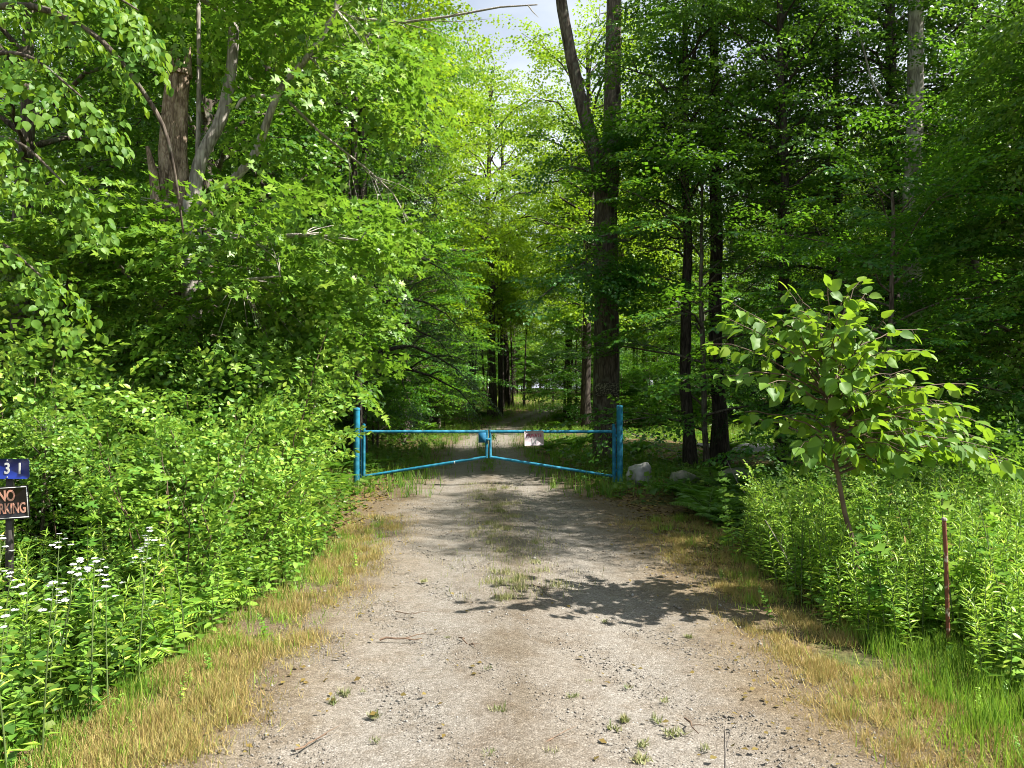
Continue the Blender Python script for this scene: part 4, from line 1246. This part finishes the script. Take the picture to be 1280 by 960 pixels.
clump('verge_weed', BROAD, 26, (-2.5, -1.65, 3.0, 9.0), 'small weed sprouting in the dry grass on the left', 'weed', 'small weeds in the left verge', (.2, .45), .12, .2, inside=lambda x, y: infr(x, y) and x < lv_(y) - .12)
clump('verge_weed', BROAD, 24, (1.9, 3.1, 3.6, 9.0), 'small weed sprouting in the dry grass on the right', 'weed', 'small weeds in the right verge', (.2, .42), .12, .2, inside=lambda x, y: infr(x, y) and x > rv_(y) + .15)
clump('dry_stalk', DRYS, 12, (-5.2, -2.3, 4.6, 8.6), 'dead brown stalk sticking out of the left thicket', 'stalk', 'dead stalks on the left', (.9, 1.3), .4, .2, inside=lw)
clump('white_flower_plant', FLOW, 24, (-3.7, -2.35, 3.5, 5.1), 'wildflower with a white flower head in front of the signpost', 'flower', 'white wildflowers at the lower left', (1.0, 1.2), .16,
      inside=lambda x, y: lw(x, y))
clump('fern', LFERN, 16, (-4.6, -2.5, 3.4, 7.6), 'light green fern in front of the left thicket', 'fern', 'ferns in front of the left thicket', (.8, 1.1), .3, inside=lambda x, y: lw(x + .3, y) and nosign(x, y))
clump('maple_seedling', BIGL, 46, (-6.6, -2.3, 4.8, 9.6), 'maple seedling with lobed leaves in the left thicket', 'seedling', 'maple seedlings on the left', (.8, 1.5), .3, inside=lambda x, y: lw2(x, y) and nosign(x, y))
clump('fern', FERN, 14, (-4.8, -3.2, 12.0, 17.5), 'green fern in the shade by the left gate post', 'fern', 'ferns left of the gate', (.7, 1.1), .35, inside=lambda x, y: x < road_x(y) - road_w(y) - .5)
clump('fern', FERN, 60, (-7, 9, 17, 52), 'fern on the forest floor beyond the gate', 'fern', 'ferns beyond the gate', (.8, 1.4), .5, inside=lambda x, y: infr(x, y) and abs(x - road_x(y)) > road_w(y) + .6)

# ------------------------------------------------------------------ grass, litter, pebbles: what nobody could count
def in_frame(x, y, m=.3): return np.abs(x) < .71 * y + m

def blades(name, n, region, keep, h, mat, label, w=.006, lean=.5, cl=None, zoff=0.0, seed=0):
    g = np.random.default_rng(seed)
    x0, x1, y0, y1 = region
    # denser close to the camera
    u = g.random(n * 4); y = y0 * (y1 / y0) ** u; x = g.uniform(x0, x1, n * 4)
    if cl:   # tufted: pull blades towards tuft centres
        k = g.integers(0, cl, n * 4); cu = y0 * (y1 / y0) ** g.random(cl); cx = g.uniform(x0, x1, cl)
        use = g.random(n * 4) < .7
        x = np.where(use, cx[k] + g.normal(scale=.045, size=n * 4), x); y = np.where(use, cu[k] + g.normal(scale=.045, size=n * 4), y)
    ok = keep(x, y, g) & in_frame(x, y)
    x, y = x[ok][:n], y[ok][:n]
    m_ = len(x)
    P = np.stack([x, y, gz(x, y) + zoff], 1)
    az = g.uniform(0, 6.28, m_); ln = np.abs(g.normal(0, lean, m_))
    D = np.stack([np.cos(az) * ln, np.sin(az) * ln, np.ones(m_)], 1)
    N = np.stack([np.cos(az), np.sin(az), -ln], 1) + g.normal(scale=.6, size=(m_, 3))
    S = g.uniform(*h, m_) * (1 + .0 * y)
    Tm = BLADE[0].copy(); Tm[:, 0] *= w / (sum(h) / 2); Tm[:, 2] = -.28 * Tm[:, 1] ** 2
    a = Acc(); leaves(a, P, D, N, S, (Tm, BLADE[1]))
    return tag(part(name, a.mesh(name, mat)), label, kind='stuff')

lv = lambda y: -np.interp(y, [2.5, 5.6, 8, 9.5, 12, 16], [1.70, 1.50, 1.50, 1.50, 1.75, 2.1])     # gravel edge left
lv2 = lambda y: -np.interp(y, [2.5, 4.2, 5.6, 8, 9.5, 12, 16], [2.5, 2.5, 2.3, 2.15, 2.25, 2.5, 2.9])
rv = lambda y: np.interp(y, [2.5, 5.6, 8, 9.5, 12, 16], [1.75, 1.92, 1.75, 1.70, 1.45, 1.2])
rv2 = lambda y: np.interp(y, [2.5, 5.6, 8, 9.5, 12, 16], [3.2, 3.2, 2.75, 2.85, 3.0, 3.2])
soft = lambda g, v, s: v + g.normal(scale=s, size=np.shape(v))
patchy = lambda x, y, g: (np.sin(3.1 * x + 1.7 * y) + np.sin(5.3 * y - 2.2 * x + 1) + np.sin(9 * x + 4 * y) * .8 + g.normal(scale=.5, size=np.shape(x))) > -.75
blades('dry_grass', 60000, (-2.8, -1.2, 2.6, 11), lambda x, y, g: patchy(x, y, g) & (x < soft(g, lv(y), .13)) & (x > lv2(y)), (.02, .095), 'dry', 'dry straw-coloured grass along the left edge of the gravel', .0034, 2.0, 700, zoff=.02, seed=1)
blades('dry_grass', 60000, (1.2, 3.4, 2.6, 11), lambda x, y, g: patchy(x, y, g) & (x > soft(g, rv(y), .15)) & (x < rv2(y)), (.018, .08), 'dry', 'dry straw-coloured grass along the right edge of the gravel', .0034, 2.0, 600, zoff=.02, seed=2)
blades('green_grass', 9000, (2.3, 4.6, 3.2, 6.2), lambda x, y, g: x > soft(g, np.interp(y, [3, 5.6, 6.5], [2.45, 2.75, 2.9]), .08), (.10, .24), 'grass', 'tall green grass at the foot of the rusty stake', .006, .4, 160, seed=3)
blades('green_grass', 6000, (-3.6, -1.9, 2.8, 9), lambda x, y, g: x < soft(g, lv2(y) + .25, .10), (.08, .22), 'grass', 'green grass among the weeds at the lower left', .006, .45, 160, seed=4)
blades('verge_grass', 4000, (-2.5, -1.5, 2.8, 11), lambda x, y, g: (x < soft(g, lv(y) - .2, .2)) & (x > lv2(y)), (.04, .12), 'grass', 'patches of green grass in the dry verge on the left', .005, .9, 80, zoff=.02, seed=13)
blades('verge_grass', 5000, (1.5, 3.3, 2.8, 11), lambda x, y, g: (x > soft(g, rv(y) + .35, .2)) & (x < rv2(y)), (.04, .13), 'grass', 'patches of green grass in the dry verge on the right', .005, .8, 90, zoff=.02, seed=11)
blades('track_grass', 26000, (-5, 4, 13, 60), lambda x, y, g: (np.abs(x - road_x(y)) > soft(g, road_w(y) * .80, .2)) | ((np.abs(x - road_x(y)) < np.abs(g.normal(0, .25, x.shape))) & (y > 17)), (.10, .36), 'grass',
       'green grass beside and between the wheel tracks beyond the gate', .012, .5, 900, seed=5)
blades('clearing_grass', 12000, (-12, 18, 56, 84), lambda x, y, g: np.abs(x - road_x(y)) > 1.0, (.25, .6), 'grass', 'sunlit grass in the clearing behind the far trunks', .03, .4, seed=12)
blades('middle_grass', 7000, (-1.0, 1.0, 6.5, 15), lambda x, y, g: np.abs(x - road_x(y)) < np.abs(g.normal(0, .32, x.shape)), (.025, .07), 'tuft', 'sparse dry grass on the middle of the track before the gate', .005, .8, 120, zoff=.05, seed=6)
blades('roadside_grass', 9000, (6.2, 16, 26.6, 36), lambda x, y, g: y > 0, (.15, .35), 'grass', 'sunlit yellow-green grass beyond the asphalt strip', .02, .4, seed=7)

def cover(name, n, region, keep, size, hgt, mat, label, seed, tm=KITE, flat=.5):
    g = np.random.default_rng(seed)
    x0, x1, y0, y1 = region
    y = y0 * (y1 / y0) ** g.random(n * 4); x = g.uniform(x0, x1, n * 4)
    x = x0 + (x1 - x0) * g.random(n * 4)
    ok = keep(x, y, g) & in_frame(x, y, .6); x, y = x[ok][:n], y[ok][:n]; m_ = len(x)
    P = np.stack([x, y, gz(x, y) + g.uniform(.005, 1, m_) ** 1.5 * hgt + .01], 1)
    az = g.uniform(0, 6.28, m_)
    D = np.stack([np.cos(az), np.sin(az), g.normal(0, flat * .6, m_)], 1)
    N = np.array([0, 0, 1.0]) + g.normal(scale=flat, size=(m_, 3))
    a = Acc(); leaves(a, P, D, N, g.uniform(*size, m_), tm)
    return tag(part(name, a.mesh(name, mat)), label, kind='stuff')
cover('undergrowth', 20000, (-7, -2.2, 2.8, 12), lambda x, y, g: x < soft(g, lv2(y) - .05, .1), (.05, .10), .38, 'cover', 'low leafy undergrowth beneath the left thicket', 31)
cover('undergrowth', 16000, (2.4, 8, 3.8, 13), lambda x, y, g: x > soft(g, rv2(y), .1), (.05, .10), .34, 'cover', 'low leafy undergrowth beneath the right-hand weeds', 32)
cover('ground_cover', 46000, (-26, 30, 12.5, 70), lambda x, y, g: (np.abs(x - road_x(y)) > road_w(y) + .25 + .5 * g.random(x.shape)) & ~((x > 6) & (y > 21.8) & (y < 26.6)), (.08, .18), .28, 'cover', 'low leafy plants covering the shaded forest floor', 33)
cover('leaf_litter', 15000, (-5, 6, 8, 22), lambda x, y, g: np.abs(x - road_x(y)) > road_w(y) * (.75 + .5 * g.random(x.shape)), (.04, .09), .012, 'litter', 'brown fallen leaves around the gate', 34, flat=.3)
cover('gravel_litter', 500, (-1.8, 1.9, 2.6, 14), lambda x, y, g: (np.abs(x - road_x(y)) < road_w(y)) & (g.random(x.shape) < .2 + .8 * (np.abs(x - .05) > 1.1)), (.015, .05), .004, 'litter', 'small dead leaves and chips lying on the gravel', 35, flat=.3).location.z = .036

def pebbles(n, seed):
    g = np.random.default_rng(seed)
    y = 2.7 * (13 / 2.7) ** g.random(n * 2); x = g.uniform(-2.2, 2.3, n * 2)
    latv = (x - road_x(y)) / road_w(y)
    ok = (np.abs(latv) < 1.12) & in_frame(x, y) & (g.random(n * 2) < np.where(np.abs(np.abs(latv) - .55) < .3, 1, .55))
    x, y = x[ok][:n], y[ok][:n]; m_ = len(x)
    oc = np.array([[1, 0, 0], [-1, 0, 0], [0, 1, 0], [0, -1, 0], [0, 0, 1], [0, 0, -.6]], float)
    of = np.array([[0, 2, 4], [2, 1, 4], [1, 3, 4], [3, 0, 4], [2, 0, 5], [1, 2, 5], [3, 1, 5], [0, 3, 5]])
    s = np.minimum(.0038 * np.exp(g.normal(0, .45, m_)), .022) * (1 + .05 * y)
    V = oc[None] * (1 + .3 * g.normal(size=(m_, 6, 1))) * s[:, None, None] * np.array([1, .8, .6])
    az = g.uniform(0, 6.28, m_); c_, s_ = np.cos(az)[:, None], np.sin(az)[:, None]
    V = np.stack([V[..., 0] * c_ - V[..., 1] * s_, V[..., 0] * s_ + V[..., 1] * c_, V[..., 2]], -1)
    V += np.stack([x, y, gz(x, y) + .03 - .012 * np.exp(-((np.abs((x - road_x(y)) / road_w(y)) - .52) / .2) ** 2) * 1.8 + .018 * np.exp(-(((x - road_x(y)) / road_w(y)) / .22) ** 2)], 1)[:, None]
    a = Acc(); a.add(V.reshape(-1, 3), (of[None] + (np.arange(m_) * 6)[:, None, None]).reshape(-1, 3))
    m, n_, l, out = mat_new('loose_gravel')
    geo = n_.new('ShaderNodeNewGeometry'); rp = ramp(n_, [(.115, .10, .085), (.155, .138, .115), (.18, .165, .145), (.28, .27, .25)], [0, .4, .8, 1])
    l.new(geo.outputs['Random Per Island'], rp.inputs['Fac'])
    p = n_.new('ShaderNodeBsdfPrincipled'); p.inputs['Roughness'].default_value = .85
    l.new(rp.outputs['Color'], p.inputs['Base Color']); l.new(p.outputs['BSDF'], out.inputs['Surface'])
    tag(part('loose_gravel', a.mesh('loose_gravel', m)), 'loose grey gravel strewn over the track', kind='stuff')
pebbles(36000, 41)

# ------------------------------------------------------------------ grass tufts and twigs on the gravel, one by one
def tuft(seed, n=60, h=.045):
    g = np.random.default_rng(seed)
    a = Acc()
    P = g.normal(scale=.019, size=(n, 3)) * [1, 1, 0]; az = g.uniform(0, 6.28, n); ln = np.abs(g.normal(1.0, .5, n))
    D = np.stack([np.cos(az) * ln, np.sin(az) * ln, np.ones(n)], 1); N = np.stack([np.cos(az), np.sin(az), -ln], 1)
    Tm = BLADE[0].copy(); Tm[:, 0] *= .17; Tm[:, 2] = -.3 * Tm[:, 1] ** 2
    leaves(a, P, D, N, h * g.uniform(.5, 1.3, n), (Tm, BLADE[1]))
    return a.mesh('grass_tuft', 'tuft')
TU = [tuft(700 + k, 26 + 12 * k, .04 + .006 * k) for k in range(6)]
tl = [(610, 842, 1.0), (678, 856, .9), (649, 858, .7), (624, 897, 1.3), (612, 950, 1.2), (715, 877, 1.0), (785, 863, 1.1), (767, 915, 1.2), (735, 856, .7), (842, 922, 1.4), (803, 935, 1.0), (705, 922, .9), (756, 780, .8),
      (530, 730, .9), (468, 900, .9), (470, 930, 1.1), (432, 872, 1.2), (418, 882, .9), (455, 868, .7), (690, 950, 1.1), (880, 940, 1.2), (800, 955, 1.1), (820, 905, 1.2), (474, 652, 2.4), (560, 800, .6), (860, 800, .8), (780, 905, .8), (830, 880, .9)]
for u, v, s in tl:
    d = CAM_H * FPX / (v - HORIZ); x = (u - 640) / FPX * d
    o = part('grass_tuft', TU[int(g.integers(6))]); o.location = (x, d, float(gz(x, d)) + .026); o.rotation_euler = (0, 0, float(g.uniform(0, 6.28)))
    s *= .8
    o.scale = (s * float(g.uniform(.8, 1.2)), s * float(g.uniform(.7, 1.3)), s * float(g.uniform(.5, .9)))
    tag(o, 'small green grass tuft growing in the gravel', 'grass tuft', 'grass tufts in the gravel')
    o['rank'] = d
TW = [((475, 806), (528, 804), .012, 'long twig lying across the left wheel track'), ((574, 803), (594, 815), .008, 'short twig near the middle of the gravel'), ((672, 940), (708, 929), .008, 'pale twig lying low in the middle of the gravel'),
      ((495, 770), (522, 773), .006, 'thin dark twig on the left of the gravel'), ((855, 905), (872, 925), .008, 'twig lying at the right side of the gravel'), ((665, 735), (690, 752), .007, 'twig in the tree shadow on the gravel'),
      ((370, 945), (410, 925), .008, 'stick at the lower left edge of the gravel')]
for (u0, v0), (u1, v1), r, lab in TW:
    A_, B_ = [np.array([(u - 640) / FPX * CAM_H * FPX / (v - HORIZ), CAM_H * FPX / (v - HORIZ), .045]) for u, v in ((u0, v0), (u1, v1))]
    ln = bend(A_, B_, 6, .01, .012, g) - A_
    a = Acc(); tube(a, ln, np.linspace(r * .8, r * .35, 6), 6, rough=.1)
    k = ln[3]; tube(a, [k, k + unit(ln[5] - ln[0]) * .06 + [.03, .02, .02], k + unit(ln[5] - ln[0]) * .11 + [.05, .05, .02]], [r * .35, r * .28, .001], 4)
    o = part('twig', a.mesh('twig', 'twig', True)); o.location = A_; tag(o, lab, 'twig')
def stalk(label, pts, r):
    p = np.array([px(*q) for q in pts]); p[0, 2] = float(gz(p[0, 0], p[0, 1])) - .03
    a = Acc(); tube(a, p - p[0], np.linspace(r, r * .4, len(p)), 6, rough=.06)
    t = p[-2] - p[0]; tube(a, [t, t + [.03, .02, .10], t + [.07, .02, .15]], [r * .5, r * .35, .001], 4)
    o = part('dead_stalk', a.mesh('dead_stalk', 'deadwood', True)); o.location = p[0]; tag(o, label, 'stalk')
stalk('single dry stalk standing at the lower right edge of the gravel', [(904, 985, 3.5), (905, 940, 3.5), (904, 905, 3.5)], .006)
stalk('bare leaning stick at the front of the right-hand weeds', [(1000, 720, 7.2), (975, 682, 7.1), (956, 650, 7.0)], .010)
stalk('bare bent stick over the ferns right of the gate', [(945, 640, 11.6), (920, 600, 11.5), (908, 575, 11.4)], .012)

# ------------------------------------------------------------------ alike things told apart by their order across the view
def ordinal(n):
    return str(n) + ('th' if 10 <= n % 100 <= 20 else {1: 'st', 2: 'nd', 3: 'rd'}.get(n % 10, 'th'))
by = {}
for o in COL.objects:
    if o.parent is None and o.get('group') and o.get('category'):
        by.setdefault(o['group'], []).append(o)
for grp, obs in by.items():
    if len(obs) > 40 or len({o['label'] for o in obs}) > 1 or grp == 'far wood':
        continue
    obs.sort(key=lambda o: o.location.x / o.location.y)
    for i, o in enumerate(obs):
        o['label'] = o['label'] + ', ' + ordinal(i + 1) + ' from the left'
        if 'rank' in o: del o['rank']
